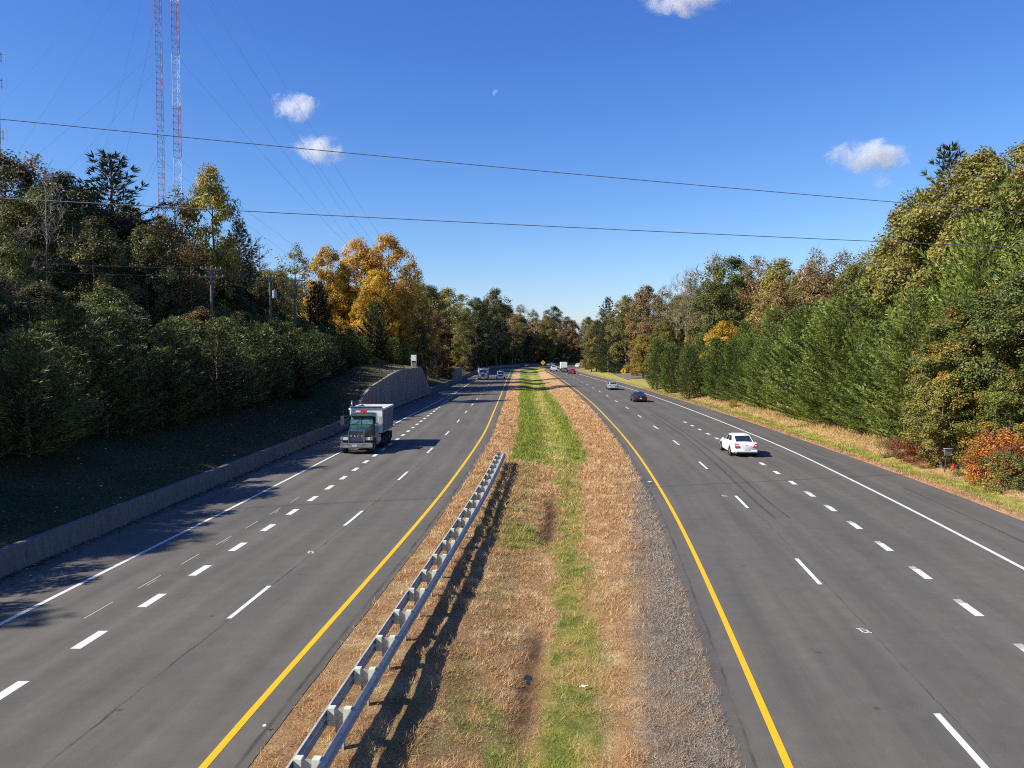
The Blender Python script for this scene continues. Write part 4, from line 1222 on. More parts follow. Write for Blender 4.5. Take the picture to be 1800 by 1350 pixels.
# right wood behind: skyline
RB = [
 ('tall_pine_1', 'dark', 1070, 524, 235, 'slender pine topping the wood right of the bend', 'pine tree'),
 ('broad_0', 'olive', 1100, 516, 222, 'olive tree right of the slender pine', 'tree'),
 ('broad_1', 'russet', 1138, 498, 205, 'rounded brown-green tree on the right skyline', 'tree'),
 ('open_1', 'russet', 1165, 502, 195, 'russet tree left of the bare grey trunks', 'tree'),
 ('bare_0', 'russet', 1188, 478, 172, 'leafless grey tree on the right skyline', 'bare tree'),
 ('bare_1', 'russet', 1206, 470, 168, 'leafless grey tree beside the first, slightly taller', 'bare tree'),
 ('bare_0', 'russet', 1222, 462, 164, 'bare thin tree leaning into the brown crowns', 'bare tree'),
 ('open_2', 'russet', 1252, 444, 165, 'brown-leaved tree on the right skyline', 'tree'),
 ('broad_3', 'green', 1284, 446, 160, 'green-topped tree on the right skyline', 'tree'),
 ('open_0', 'russet', 1330, 446, 150, 'amber-brown tree in the middle of the right skyline', 'tree'),
 ('broad_2', 'olive', 1372, 452, 142, 'olive-brown tree in the middle of the right skyline', 'tree'),
 ('open_1', 'russet', 1428, 436, 132, 'tall rust-coloured tree on the right skyline', 'tree'),
 ('small_1', 'russet', 1446, 478, 118, 'reddish-brown crown showing above the green pines', 'tree'),
 ('open_2', 'russet', 1480, 438, 125, 'rust and grey tree left of the olive slope', 'tree'),
 ('open_0', 'turning', 1528, 430, 112, 'amber-green tree just left of the olive slope', 'tree'),
 ('broad_1', 'green', 1255, 490, 150, 'green tree below the brown-leaved skyline tree', 'tree'),
 ('broad_0', 'turning', 1168, 560, 165, 'yellowish leafy tree above the narrow cedars', 'tree'),
 ('small_2', 'yellow', 1130, 585, 192, 'golden-green tree left of the narrow cedars', 'tree'),
 ('small_0', 'gold', 1272, 562, 128, 'bright yellow patch of leaves above the pines', 'tree'),
 ('bushy_pine_3', 'dark', 1085, 588, 226, 'dark rounded pine behind the far warning sign', 'pine tree'),
 ('bushy_pine_1', 'pine', 1062, 585, 240, 'green rounded pine left of the far warning sign', 'pine tree'),
 ('small_1', 'orange', 1118, 622, 205, 'small orange tree by the narrow cedars', 'tree'),
 ('broad_3', 'olive', 1048, 560, 250, 'olive tree at the inside of the bend', 'tree'),
 ('small_2', 'olive', 1040, 600, 250, 'low olive tree at the inside of the bend', 'tree'),
]
for key, mat, px, yt, D, lab, cat in RB:
    px_plant(key, mat, px, yt, D, lab, cat, 'pine_tree' if cat == 'pine tree' else 'tree', bark=M_BARKG if 'bare' in key else None, wide=0.6 if 'bare' in key else 1.0)
G7 = 'background trees deep in the right wood'
for i in range(66):
    D = random.uniform(62, 240)
    xb = float(LX('er', D)) + random.uniform(14, 46)
    px = 900 + xb / D * FPX
    if px > 1860: continue
    yt = np.interp(px, [1040, 1140, 1250, 1430, 1540, 1650, 1800], [565, 520, 470, 455, 440, 320, 270]) + random.uniform(12, 55)
    px_plant(random.choice(['broad_0', 'broad_1', 'broad_2', 'broad_3', 'open_2']), random.choice(['olive', 'olive', 'green', 'turning', 'russet']), px, yt, D, 'background tree deep in the right wood', 'tree', 'tree', G7, wide=0.95)
for i in range(16):
    s = 150 + i * 6.5
    x = float(LX('er', min(s, 264))) + 7 + random.uniform(0, 3)
    if 160 < s < 236: x += 7
    plant(random.choice(['small_0', 'small_1', 'bushy_pine_0']), random.choice(['olive', 'green', 'pine', 'russet']), s, x, random.uniform(7, 10), 'low tree along the far right edge of the road', 'tree', 'tree', 'low trees along the far right edge', z=0.1)

# ------------------------------------------------------------------ median guardrail: two w-beams on shared posts
gr = empty('guardrail', WV(12, float(LX('yl', 12)) + 2.45, -0.1))
g0 = Vector(gr.location)
tag(gr, 'double-sided galvanised steel guardrail along the median beside the oncoming road', 'guardrail')
GS0, GS1 = 9.0, 52.6
def gx(s): return float(LX('yl', s)) + float(np.interp(s, [10, 30, 52], [2.30, 2.38, 2.45]))
wprof = [(0.00, 0.155), (0.012, 0.150), (0.070, 0.105), (0.075, 0.085), (0.070, 0.065), (0.010, 0.018), (0.004, 0.0), (0.010, -0.018), (0.070, -0.065), (0.075, -0.085), (0.070, -0.105), (0.012, -0.150), (0.00, -0.155)]
for side in (-1, 1):
    rings = []
    for s in np.arange(GS0, GS1 + 0.1, 0.95):
        c0 = WV(s, gx(s), 0.62); hd = lane_heading('yl', s); n = Vector((math.sin(hd), -math.cos(hd), 0)) * side
        out = [c0 + n * (0.235 + a) + Vector((0, 0, z)) - g0 for a, z in wprof]
        inn = [c0 + n * (0.229 + a) + Vector((0, 0, z)) - g0 for a, z in reversed(wprof)]
        rings.append(out + inn)
    MB().loft(rings).build('w_beam_rail', M_STEEL, gr)
s = GS0 + 0.5
k = 0
while s < GS1:
    c0 = WV(s, gx(s), 0); hd = lane_heading('yl', s)
    rot = Matrix.Rotation(hd, 3, 'Z')
    zb = float(med_z(s, gx(s)))
    def Lc(a, b_, z): return c0 + rot @ Vector((a, b_, z)) - g0
    # I-section post
    pb = MB()
    hh = 0.76 - (zb - 0.2); zc = (0.76 + zb - 0.2) / 2
    pb.box(Lc(0, 0, zc), (0.010, 0.15, hh), rot); pb.box(Lc(0, 0.078, zc), (0.10, 0.008, hh), rot); pb.box(Lc(0, -0.078, zc), (0.10, 0.008, hh), rot)
    po = pb.build('post', M_STEELD, gr)
    for sd_ in (-1, 1):
        MB().box(Lc(0.0, sd_ * 0.158, 0.62), (0.15, 0.142, 0.355), rot).build('spacer_block', M_BLOCK, gr, bevel=0.006)
        MB().cyl(Lc(0.0, sd_ * 0.247, 0.62), 0.022, 0.02, 'y', 8).build('bolt', M_STEELD, po)
    s += 1.905; k += 1
# rounded end section
s = GS1
c0 = WV(s, gx(s), 0.62); hd = lane_heading('yl', s); fw = Vector((math.cos(hd), math.sin(hd), 0)); n = Vector((math.sin(hd), -math.cos(hd), 0))
rings = []
for a in np.linspace(-PI / 2, PI / 2, 11):
    d = fw * (0.29 * math.cos(a)) + n * (0.31 * math.sin(a))
    dn = d.normalized()
    rings.append([c0 + d + Vector((0, 0, z)) - g0 for z in (-0.155, 0.155)] + [c0 + d - dn * 0.012 + Vector((0, 0, z)) - g0 for z in (0.155, -0.155)])
MB().loft(rings).build('end_terminal', M_STEEL, gr)

# ------------------------------------------------------------------ vehicles (built facing +X, wheels on z = 0)
def ring_sec(x, w_, zb, zt, crown=0.03, tuck=0.88):
    h = zt - zb
    half = [(0, zb), (w_ * 0.86, zb), (w_ * 0.97, zb + 0.10 * h), (w_, zb + 0.42 * h), (w_ * 0.985, zb + 0.68 * h), (w_ * tuck * 1.06, zb + 0.93 * h), (w_ * tuck * 0.9, zt), (0, zt + crown)]
    pts = [Vector((x, y, z)) for y, z in half]
    pts += [Vector((x, -y, z)) for y, z in reversed(half[1:-1])]
    return pts

def wheel(parent, x, y, r, wid, rim=M_RIM, name='wheel'):
    o = MB()
    sgn = 1 if y > 0 else -1
    prof = [(r * 0.60, -wid / 2), (r * 0.93, -wid / 2), (r, -wid * 0.32), (r, wid * 0.32), (r * 0.93, wid / 2), (r * 0.60, wid / 2)]
    n = 24
    rings = [[Vector((rr * math.cos(2 * PI * k / n), yy, rr * math.sin(2 * PI * k / n))) for k in range(n)] for rr, yy in prof]
    o.loft(rings, cap=False)
    t = o.build(name, M_TYRE, parent, smooth=True)
    t.location = (x, y, r)
    d = MB()
    d.cyl((0, sgn * wid * 0.30, 0), r * 0.62, 0.03, 'y', 24)
    d.cyl((0, sgn * wid * 0.36, 0), r * 0.16, 0.05, 'y', 12)
    for k in range(5):
        a = 2 * PI * k / 5
        d.box((r * 0.36 * math.cos(a), sgn * wid * 0.36, r * 0.36 * math.sin(a)), (r * 0.46, 0.03, r * 0.14), Matrix.Rotation(-a, 3, 'Y'))
    d.build('rim', rim, t, smooth=True)
    return t

def quad_panel(parent, name, pts, mat, off=0.006, th=0.01):
    """thin pane lying on four corner points, lifted off the body"""
    p = [Vector(q) for q in pts]
    n = (p[1] - p[0]).cross(p[3] - p[0]).normalized()
    c = sum(p, Vector()) / 4
    if n.dot(Vector((c.x - 0.0, c.y, c.z - 0.9))) < 0: n = -n
    a = [q + n * (off - th) for q in p]; b = [q + n * off for q in p]
    m = len(p)
    return MB().add(a + b, [tuple(range(m)), tuple(range(2 * m - 1, m - 1, -1))] + [(i, (i + 1) % m, m + (i + 1) % m, m + i) for i in range(m)]).build(name, mat, parent)

def car(name, label, paint, L=4.9, Wd=1.82, H=1.45, belt=0.93, hood=0.92, deck=1.02, ws=(0.95, 0.25), rw=(-1.95, -1.15), r=0.32, wb=(-1.42, 1.42), kind='sedan', cat='car', tail='corner', plate=True, group=None):
    root = empty(name)
    w_ = Wd / 2; xf, xr = L / 2, -L / 2
    zb = 0.22
    b = MB()
    secs = [(xr, w_ * 0.80, zb + 0.20, deck - 0.16), (xr + 0.06, w_ * 0.90, zb + 0.10, deck - 0.06), (xr + 0.30, w_ * 0.97, zb + 0.02, deck), (rw[0], w_, zb, deck + 0.01),
            (rw[1], w_, zb, belt + 0.03), (0, w_, zb - 0.02, belt), (ws[0], w_, zb, hood + 0.03), (xf - 0.55, w_ * 0.97, zb, hood - 0.08), (xf - 0.18, w_ * 0.90, zb + 0.02, hood - 0.20), (xf, w_ * 0.74, zb + 0.12, hood - 0.34)]
    b.loft([ring_sec(*q_) for q_ in secs])
    b.build('body', paint, root, smooth=True)
    # greenhouse
    g = MB()
    wt = w_ * 0.70; wbz = w_ * 0.90
    zr = H
    base = [(ws[0], -wbz * 0.86), (ws[0], wbz * 0.86), (ws[0] - 0.25, wbz), (rw[0] + 0.35, wbz * 0.97), (rw[0], wbz * 0.80), (rw[0], -wbz * 0.80), (rw[0] + 0.35, -wbz * 0.97), (ws[0] - 0.25, -wbz)]
    topr = [(ws[1], -wt * 0.90), (ws[1], wt * 0.90), (ws[1] - 0.18, wt), (rw[1] + 0.15, wt * 0.98), (rw[1], wt * 0.88), (rw[1], -wt * 0.88), (rw[1] + 0.15, -wt * 0.98), (ws[1] - 0.18, -wt)]
    zf = lambda x: hood + 0.02 if x > 0.3 else (deck if x < -1.0 else belt)
    r0 = [Vector((x, y, min(zf(x), belt + 0.06) - 0.05)) for x, y in base]
    r1 = [Vector((x, y, zr - 0.085)) for x, y in topr]
    cx = (ws[1] + rw[1]) / 2
    r2 = [Vector((cx + (x - cx) * 0.86, y * 0.84, zr - 0.02)) for x, y in topr]
    r3 = [Vector((cx + (x - cx) * 0.5, y * 0.5, zr + 0.012)) for x, y in topr]
    g.loft([r0, r1, r2, r3]).build('roof', paint, root, smooth=True)
    def lerp3(a, c_, t): return a + (c_ - a) * t
    def pane(nm, i, j, u0=0.08, u1=0.92, v0=0.14, v1=0.93, mat=M_GLASS):
        A, B, C_, D_ = r0[i], r0[j], r1[j], r1[i]
        f = lambda u_, v_: lerp3(lerp3(A, B, u_), lerp3(D_, C_, u_), v_)
        return quad_panel(root, nm, [f(u0, v0), f(u1, v0), f(u1, v1), f(u0, v1)], mat)
    pane('windscreen', 0, 1, 0.05, 0.95, 0.16, 0.96)
    pane('rear_window', 4, 5, 0.06, 0.94, 0.20, 0.95)
    for i, j in ((2, 3), (6, 7)):
        if (i, j) == (2, 3):
            pane('side_window', i, j, 0.06, 0.46, 0.22, 0.92); pane('side_window', i, j, 0.51, 0.95, 0.22, 0.92)
        else:
            pane('side_window', i, j, 0.05, 0.49, 0.22, 0.92); pane('side_window', i, j, 0.54, 0.94, 0.22, 0.92)
    for sgn in (-1, 1):
        # wheel arches and wheels
        for x in wb:
            MB().cyl((x, sgn * (w_ - 0.02), r + 0.02), r + 0.07, 0.05, 'y', 24).build('wheel_arch', M_BLACK, root, smooth=True)
            wheel(root, x, sgn * (w_ - 0.07), r, 0.22)
        MB().box((xf - 0.17, sgn * w_ * 0.66, hood - 0.30), (0.16, 0.34, 0.13)).build('headlight', M_LAMP, root, bevel=0.02)
        if tail == 'tri':
            z0, z1 = deck - 0.36, deck - 0.05
            p_ = [(xr + 0.012, sgn * w_ * 0.86, z0), (xr + 0.02, sgn * w_ * 0.46, z0 + 0.03), (xr + 0.05, sgn * w_ * 0.62, z1 - 0.03), (xr + 0.09, sgn * w_ * 0.84, z1)]
            q_ = [Vector(v) + Vector((-0.045, 0, 0)) for v in p_]
            MB().add([Vector(v) + Vector((0.10, 0, 0)) for v in p_] + q_, [(0, 1, 2, 3), (7, 6, 5, 4), (0, 4, 5, 1), (1, 5, 6, 2), (2, 6, 7, 3), (3, 7, 4, 0)]).build('tail_light', M_TAIL, root)
        else:
            MB().box((xr + 0.075, sgn * w_ * 0.74, deck - 0.18), (0.16, 0.34, 0.15)).build('tail_light', M_TAIL, root, bevel=0.025)
        MB().box((ws[0] - 0.42, sgn * (w_ + 0.05), belt + 0.08), (0.11, 0.18, 0.12)).build('mirror', paint, root, bevel=0.03)
    MB().box((xf - 0.03, 0, hood - 0.40), (0.06, w_ * 0.9, 0.14)).build('grille', M_BLACK, root, bevel=0.01)
    MB().box((xr + 0.02, 0, 0.44), (0.14, w_ * 1.62, 0.17)).build('rear_bumper', paint, root, bevel=0.04)
    MB().box((xf - 0.04, 0, 0.40), (0.14, w_ * 1.50, 0.18)).build('front_bumper', paint, root, bevel=0.04)
    MB().box((xr + 0.10, 0, 0.30), (0.16, w_ * 1.5, 0.10)).build('rear_valance', M_BLACK, root)
    MB().box((xr + 0.065, 0, deck - 0.285), (0.05, w_ * 1.15, 0.012)).build('boot_seam', M_BLACK, root)
    if plate:
        MB().box((xr - 0.052, 0.0, 0.56), (0.012, 0.30, 0.15)).build('number_plate', M_PLATE, root)
        MB().box((xr + 0.005, 0.0, deck - 0.17), (0.02, 0.16, 0.03)).build('badge', M_CHROME, root)
    tag(root, label, cat, group)
    return root

def pickup(name, label, paint, H=1.9, L=5.8, Wd=2.0):
    root = empty(name)
    w_ = Wd / 2; xf, xr = L / 2, -L / 2; r = 0.40
    b = MB()
    b.loft([ring_sec(*q_, tuck=0.94) for q_ in [(xr, w_ * 0.96, 0.45, 1.10), (xr + 0.1, w_, 0.42, 1.14), (-0.4, w_, 0.40, 1.14), (1.0, w_, 0.40, 1.16), (xf - 0.35, w_ * 0.98, 0.40, 1.12), (xf - 0.05, w_ * 0.93, 0.42, 1.04), (xf, w_ * 0.86, 0.48, 0.98)]])
    b.build('body', paint, root, smooth=True)
    wt, wbz = w_ * 0.78, w_ * 0.93
    r0 = [Vector(v) for v in ((1.05, -wbz, 1.10), (1.05, wbz, 1.10), (-0.75, wbz, 1.10), (-0.75, -wbz, 1.10))]
    r1 = [Vector(v) for v in ((0.35, -wt, H - 0.06), (0.35, wt, H - 0.06), (-0.62, wt, H - 0.06), (-0.62, -wt, H - 0.06))]
    r2 = [Vector((v.x * 0.85 - 0.02, v.y * 0.86, H)) for v in r1]
    MB().loft([r0, r1, r2]).build('cab', paint, root, smooth=True)
    def pane(nm, i, j, u0, u1, v0, v1):
        f = lambda u_, v_: (r0[i].lerp(r0[j], u_)).lerp(r1[i].lerp(r1[j], u_), v_)
        quad_panel(root, nm, [f(u0, v0), f(u1, v0), f(u1, v1), f(u0, v1)], M_GLASS)
    pane('windscreen', 0, 1, .06, .94, .12, .94); pane('side_window', 1, 2, .10, .48, .16, .9); pane('side_window', 1, 2, .54, .92, .16, .9)
    pane('side_window', 3, 0, .08, .46, .16, .9); pane('side_window', 3, 0, .52, .9, .16, .9); pane('rear_window', 2, 3, .08, .92, .2, .9)
    MB().box((xf + 0.01, 0, 0.84), (0.06, w_ * 1.15, 0.30)).build('grille', M_BLACK, root, bevel=0.02)
    MB().box((xf + 0.03, 0, 0.54), (0.16, w_ * 1.9, 0.20)).build('front_bumper', M_CHROME, root, bevel=0.03)
    MB().box((xr - 0.05, 0, 0.56), (0.16, w_ * 1.9, 0.18)).build('rear_bumper', M_CHROME, root, bevel=0.03)
    MB().box(((xr - 0.8) / 2 - 0.05, 0, 1.147), (abs(xr) - 1.0, w_ * 1.6, 0.012)).build('cargo_bed', M_BLACK, root)
    for sg in (-1, 1):
        MB().box((xf + 0.0, sg * w_ * 0.76, 0.88), (0.08, 0.30, 0.20)).build('headlight', M_LAMP, root, bevel=0.02)
        MB().box((xr + 0.0, sg * w_ * 0.86, 0.92), (0.06, 0.18, 0.30)).build('tail_light', M_TAIL, root, bevel=0.01)
        MB().box((0.75, sg * (w_ + 0.12), 1.25), (0.10, 0.24, 0.20)).build('mirror', M_BLACK, root, bevel=0.02)
        for x in (-1.75, 1.85):
            MB().cyl((x, sg * (w_ - 0.02), r + 0.03), r + 0.09, 0.05, 'y', 24).build('wheel_arch', M_BLACK, root)
            wheel(root, x, sg * (w_ - 0.08), r, 0.26)
    tag(root, label, 'pickup truck')
    return root

def text_mesh(txt, size, depth):
    cu = bpy.data.curves.new('letters', 'FONT')
    cu.body = txt; cu.size = size; cu.extrude = depth; cu.align_x = 'CENTER'; cu.align_y = 'CENTER'; cu.space_character = 1.9
    tmp = bpy.data.objects.new('tmp_letters', cu); col.objects.link(tmp)
    bpy.context.view_layer.update()
    me = bpy.data.meshes.new_from_object(tmp.evaluated_get(bpy.context.evaluated_depsgraph_get()))
    bpy.data.objects.remove(tmp); bpy.data.curves.remove(cu)
    return me

def dump_truck(name, label, paint, grille_mat, letters=None, near=True):
    root = empty(name)
    # frame
    MB().box((-0.6, 0, 0.82), (8.0, 0.86, 0.26)).build('chassis', M_BLACK, root)
    # hood: tapering forward and down, flanks slope inward
    rings = []
    for x, w0, w1, z0, z1 in ((1.75, 0.94, 0.80, 0.95, 1.98), (2.6, 0.74, 0.60, 0.95, 1.86), (3.35, 0.64, 0.52, 0.92, 1.76), (3.55, 0.60, 0.48, 0.92, 1.70)):
        rings.append([Vector(v) for v in ((x, -w0, z0), (x, w0, z0), (x, w0 * 0.99, z1 - 0.22), (x, w1, z1 - 0.03), (x, w1 * 0.5, z1 + 0.02), (x, -w1 * 0.5, z1 + 0.02), (x, -w1, z1 - 0.03), (x, -w0 * 0.99, z1 - 0.22))])
    MB().loft(rings).build('hood', paint, root, smooth=True)
    g = MB().box((3.57, 0, 1.30), (0.07, 1.06, 0.76)).build('grille', grille_mat, root, bevel=0.01)
    for zz in np.linspace(1.0, 1.60, 9):
        if abs(zz - 1.3) > 0.09: MB().box((3.612, 0, zz), (0.016, 0.98, 0.018)).build('slat', M_SIGNG, g)
    fr = MB()
    fr.box((3.59, 0.55, 1.30), (0.10, 0.06, 0.86)); fr.box((3.59, -0.55, 1.30), (0.10, 0.06, 0.86)); fr.box((3.59, 0, 1.70), (0.098, 1.16, 0.06))
    fr.build('grille_surround', M_CHROME, root)
    if letters:
        me = text_mesh(letters, 0.23, 0.010)
        me.materials.append(M_SIGNW)
        lo_ = ob('lettering', me, g); lo_.location = (3.615, 0, 1.31); lo_.rotation_euler = (PI / 2, 0, PI / 2)
    MB().box((3.42, 0, 1.815), (0.10, 0.05, 0.10)).build('hood_ornament', M_CHROME, root, bevel=0.015)
    MB().box((3.66, 0, 0.68), (0.16, 2.36, 0.34)).build('front_bumper', M_CHROME, root, bevel=0.03)
    MB().box((3.745, -0.1, 0.64), (0.014, 0.36, 0.16)).build('number_plate', M_SIGNW, root)
    MB().box((2.9, 0, 0.60), (1.2, 1.6, 0.30)).build('axle_beam', M_BLACK, root)
    for sg in (-1, 1):
        MB().box((3.742, sg * 0.55, 0.70), (0.012, 0.24, 0.07)).build('tow_slot', M_BLACK, root)
        # fenders: flared arches over the steer wheels
        rings = []
        for a in np.linspace(-0.25, PI + 0.05, 11):
            cx, cz, rr = 2.75 + 0.70 * math.cos(a), 0.56 + 0.68 * math.sin(a), 0.08
            rings.append([Vector((cx, sg * 0.60, cz + 0.10)), Vector((cx, sg * 1.16, cz)), Vector((cx - 0.05 * math.cos(a), sg * 1.16, cz - 0.05)), Vector((cx, sg * 0.60, cz + 0.04))])
        MB().loft(rings).build('fender', paint, root, smooth=True)
        MB().box((3.33, sg * 0.86, 1.12), (0.40, 0.50, 0.40)).build('headlight_pod', paint, root, bevel=0.05)
        MB().box((3.545, sg * 0.82, 1.14), (0.03, 0.36, 0.22)).build('headlight', M_LAMP, root, bevel=0.008)
        MB().box((3.47, sg * 1.115, 1.14), (0.16, 0.09, 0.26)).build('turn_signal', M_AMBER, root, bevel=0.02)
        wheel(root, 2.75, sg * 1.02, 0.53, 0.30)
        # door with window, mirror, step tank
        MB().box((1.05, sg * 0.985, 1.55), (1.30, 0.05, 1.10)).build('door', paint, root, bevel=0.02)
        MB().box((1.05, sg * 0.972, 2.30), (1.00, 0.04, 0.55)).build('side_window', M_GLASS, root)
        ma = MB(); ma.tube([(1.75, sg * 0.98, 2.62), (1.85, sg * 1.40, 2.62)], 0.02); ma.tube([(1.75, sg * 0.98, 1.95), (1.85, sg * 1.40, 1.95)], 0.02); ma.tube([(1.85, sg * 1.40, 1.92), (1.85, sg * 1.40, 2.66)], 0.02)
        mo = ma.build('mirror_bracket', M_CHROME, root)
        MB().box((1.87, sg * 1.41, 2.30), (0.08, 0.24, 0.62)).build('mirror', M_CHROME if sg < 0 else M_STEELD, mo, bevel=0.02)
        MB().cyl((1.0, sg * 0.92, 0.72), 0.30, 1.25, 'x', 20).build('fuel_tank', M_CHROME if sg < 0 else M_STEELD, root, smooth=True)
        for x in (-1.05, -2.3, -3.65):
            wheel(root, x, sg * 0.98, 0.50 if x < -1.5 else 0.44, 0.46)
        MB().box((-4.25, sg * 0.98, 0.62), (0.02, 0.55, 0.62)).build('mud_flap', M_BLACK, root)
    # cab
    rings = []
    for z, xf, xr_, w_ in ((1.02, 1.80, 0.35, 0.96), (1.90, 1.78, 0.33, 0.96), (2.62, 1.42, 0.33, 0.90), (2.78, 1.28, 0.36, 0.84), (2.82, 1.0, 0.5, 0.6)):
        rings.append([Vector(v) for v in ((xf, -w_ * 0.9, z), (xf, w_ * 0.9, z), (xf - 0.12, w_, z), (xr_, w_, z), (xr_, -w_, z), (xf - 0.12, -w_, z))])
    MB().loft(rings).build('cab', paint, root, smooth=True)
    for sg in (-1, 1):
        quad_panel(root, 'windscreen', [(1.765, sg * 0.03, 2.0), (1.765, sg * 0.84, 2.0), (1.45, sg * 0.79, 2.60), (1.45, sg * 0.03, 2.60)], M_SCREEN, 0.02, 0.03)
        wp = MB(); wp.tube([(1.80, sg * 0.45, 1.98), (1.70, sg * 0.25, 2.25)], 0.012); wp.build('wiper', M_BLACK, root)
    MB().box((1.56, 0, 2.655), (0.36, 1.82, 0.05), Matrix.Rotation(0.25, 3, 'Y')).build('sun_visor', paint, root, bevel=0.01)
    for y in (-0.6, -0.3, 0, 0.3, 0.6): MB().box((1.22, y, 2.83), (0.10, 0.09, 0.06)).build('marker_light', M_AMBER, root, bevel=0.01)
    MB().box((0.95, 0.0, 2.93), (0.25, 0.46, 0.17)).build('roof_beacon', M_REDP, root, bevel=0.02)
    st = MB(); st.tube([(0.05, -1.08, 0.9), (0.05, -1.08, 3.35), (-0.05, -1.10, 3.52), (-0.16, -1.13, 3.58)], 0.075, 12)
    st.build('exhaust_stack', M_CHROME, root, smooth=True)
    an = MB().tube([(1.6, -1.35, 2.6), (1.62, -1.42, 3.5)], 0.012).build('antenna', M_BLACK, root)
    # dump body: open tub with ribs
    bx0, bx1, bw, z0, z1 = -4.55, -0.05, 1.24, 1.28, 3.02
    tb = MB()
    th = 0.07
    tb.box(((bx0 + bx1) / 2, 0, z0), (bx1 - bx0, 2 * bw, 0.10))
    tb.box(((bx0 + bx1) / 2, bw - th / 2, (z0 + z1) / 2), (bx1 - bx0, th, z1 - z0)); tb.box(((bx0 + bx1) / 2, -bw + th / 2, (z0 + z1) / 2), (bx1 - bx0, th, z1 - z0))
    body = tb.build('dump_body', M_BOXS, root)
    hdp = [(bx1 + 0.003, -bw + 0.002, z0 - 0.1), (bx1 + 0.003, bw - 0.002, z0 - 0.1), (bx1 + 0.10, bw - 0.002, z1 + 0.20), (bx1 + 0.10, -bw + 0.002, z1 + 0.20)]
    MB().hexa([Vector(v) for v in hdp] + [Vector(v) + Vector((-0.08, 0, 0)) for v in hdp]).build('headboard', M_BOXW, root)
    MB().box((bx0 - 0.045, 0, (z0 + z1) / 2 - 0.02), (0.08, 2 * bw - 0.02, z1 - z0 + 0.1)).build('tailgate', M_BOXW, root)
    for sg in (-1, 1):
        for x in np.linspace(bx0 + 0.2, bx1 - 0.25, 8):
            MB().box((x, sg * (bw + 0.045), (z0 + z1) / 2 - 0.02), (0.075, 0.086, z1 - z0 - 0.16)).build('rib', M_BOXR, body, bevel=0.01)
        MB().box(((bx0 + bx1) / 2, sg * (bw + 0.03), z1 - 0.02), (bx1 - bx0 + 0.02, 0.17, 0.14)).build('top_rail', M_BOXW, body, bevel=0.02)
        MB().box(((bx0 + bx1) / 2, sg * (bw + 0.02), z0 - 0.02), (bx1 - bx0 + 0.01, 0.14, 0.15)).build('bottom_rail', M_BOXR, body, bevel=0.02)
    MB().tube([(bx1 + 0.15, -bw, z1 + 0.15), (bx1 + 0.15, bw, z1 + 0.15)], 0.05, 12).build('tarp_roll', M_BLACK, root, smooth=True)
    # heaped load with a dark tarp fold at the front
    rings = [[Vector((x, y * bw * 0.93, z0 + 0.9 + hgt * (1 - y * y) + 0.05 * math.sin(9 * x + 4 * y))) for y in np.linspace(-1, 1, 9)] + [Vector((x, bw * 0.93, z0 + 0.1)), Vector((x, -bw * 0.93, z0 + 0.1))] for x, hgt in zip(np.linspace(bx0 + 0.05, bx1 - 0.1, 9), (0.1, 0.2, 0.3, 0.42, 0.45, 0.42, 0.35, 0.25, 0.15))]
    MB().loft(rings).build('gravel_load', simple('load_tan', (0.42, 0.34, 0.24), 0.95, 0, 0.3, 6), root, smooth=True)
    tag(root, label, 'dump truck')
    return root

def put(o, s, x, rz): o.location = WV(s, x, 0.0); o.rotation_euler = (0, 0, rz); return o

tr1 = dump_truck('dump_truck', 'dark green dump truck with white ribbed body coming along the outer oncoming lane', P_GREEN, simple('grille_dark', (0.05, 0.06, 0.09), 0.4, 0.4), letters='MACK')
put(tr1, 61.3, -11.15, lane_heading('d2l', 61) + PI)
tr2 = dump_truck('dump_truck', 'distant white-cabbed dump truck with blue grille beside the white pickup', P_WHITE, P_BLUE)
put(tr2, 193, -6.9, lane_heading('d1l', 190) + PI); tr2.scale = (0.86, 0.95, 0.86)
put(pickup('pickup_truck', 'white pickup coming towards the camera next to the far dump truck', P_WHITE), 196, -2.75, lane_heading('yl', 196) + PI)
put(car('car', 'white sedan with triangular red tail lights in the nearest outbound lane', P_WHITE, L=5.05, Wd=1.86, H=1.48, tail='tri', deck=1.03, rw=(-2.0, -1.0)), 58.6, 16.55, lane_heading('d2r', 60) + 0.01)
put(car('car', 'black car with white number plate ahead of the white sedan', P_BLACK, L=4.6, Wd=1.84, H=1.40, rw=(-2.0, -0.75), deck=0.99), 114.5, 18.05, lane_heading('d1r', 114))
put(car('car', 'silver sedan ahead of the black car', P_SILVER, L=4.8, H=1.44), 147.0, 18.35, lane_heading('d1r', 147))
put(car('car', 'small red car seen from behind in the far outbound traffic', P_RED, L=4.4, H=1.5, rw=(-2.0, -1.4), deck=1.05), 233, 17.4, lane_heading('d1r', 232))
put(car('car', 'dark grey car squeezed between the red car and the box truck', P_GREY, L=4.5, H=1.5, rw=(-2.0, -1.4), deck=1.05), 246, 16.2, lane_heading('d1r', 246))

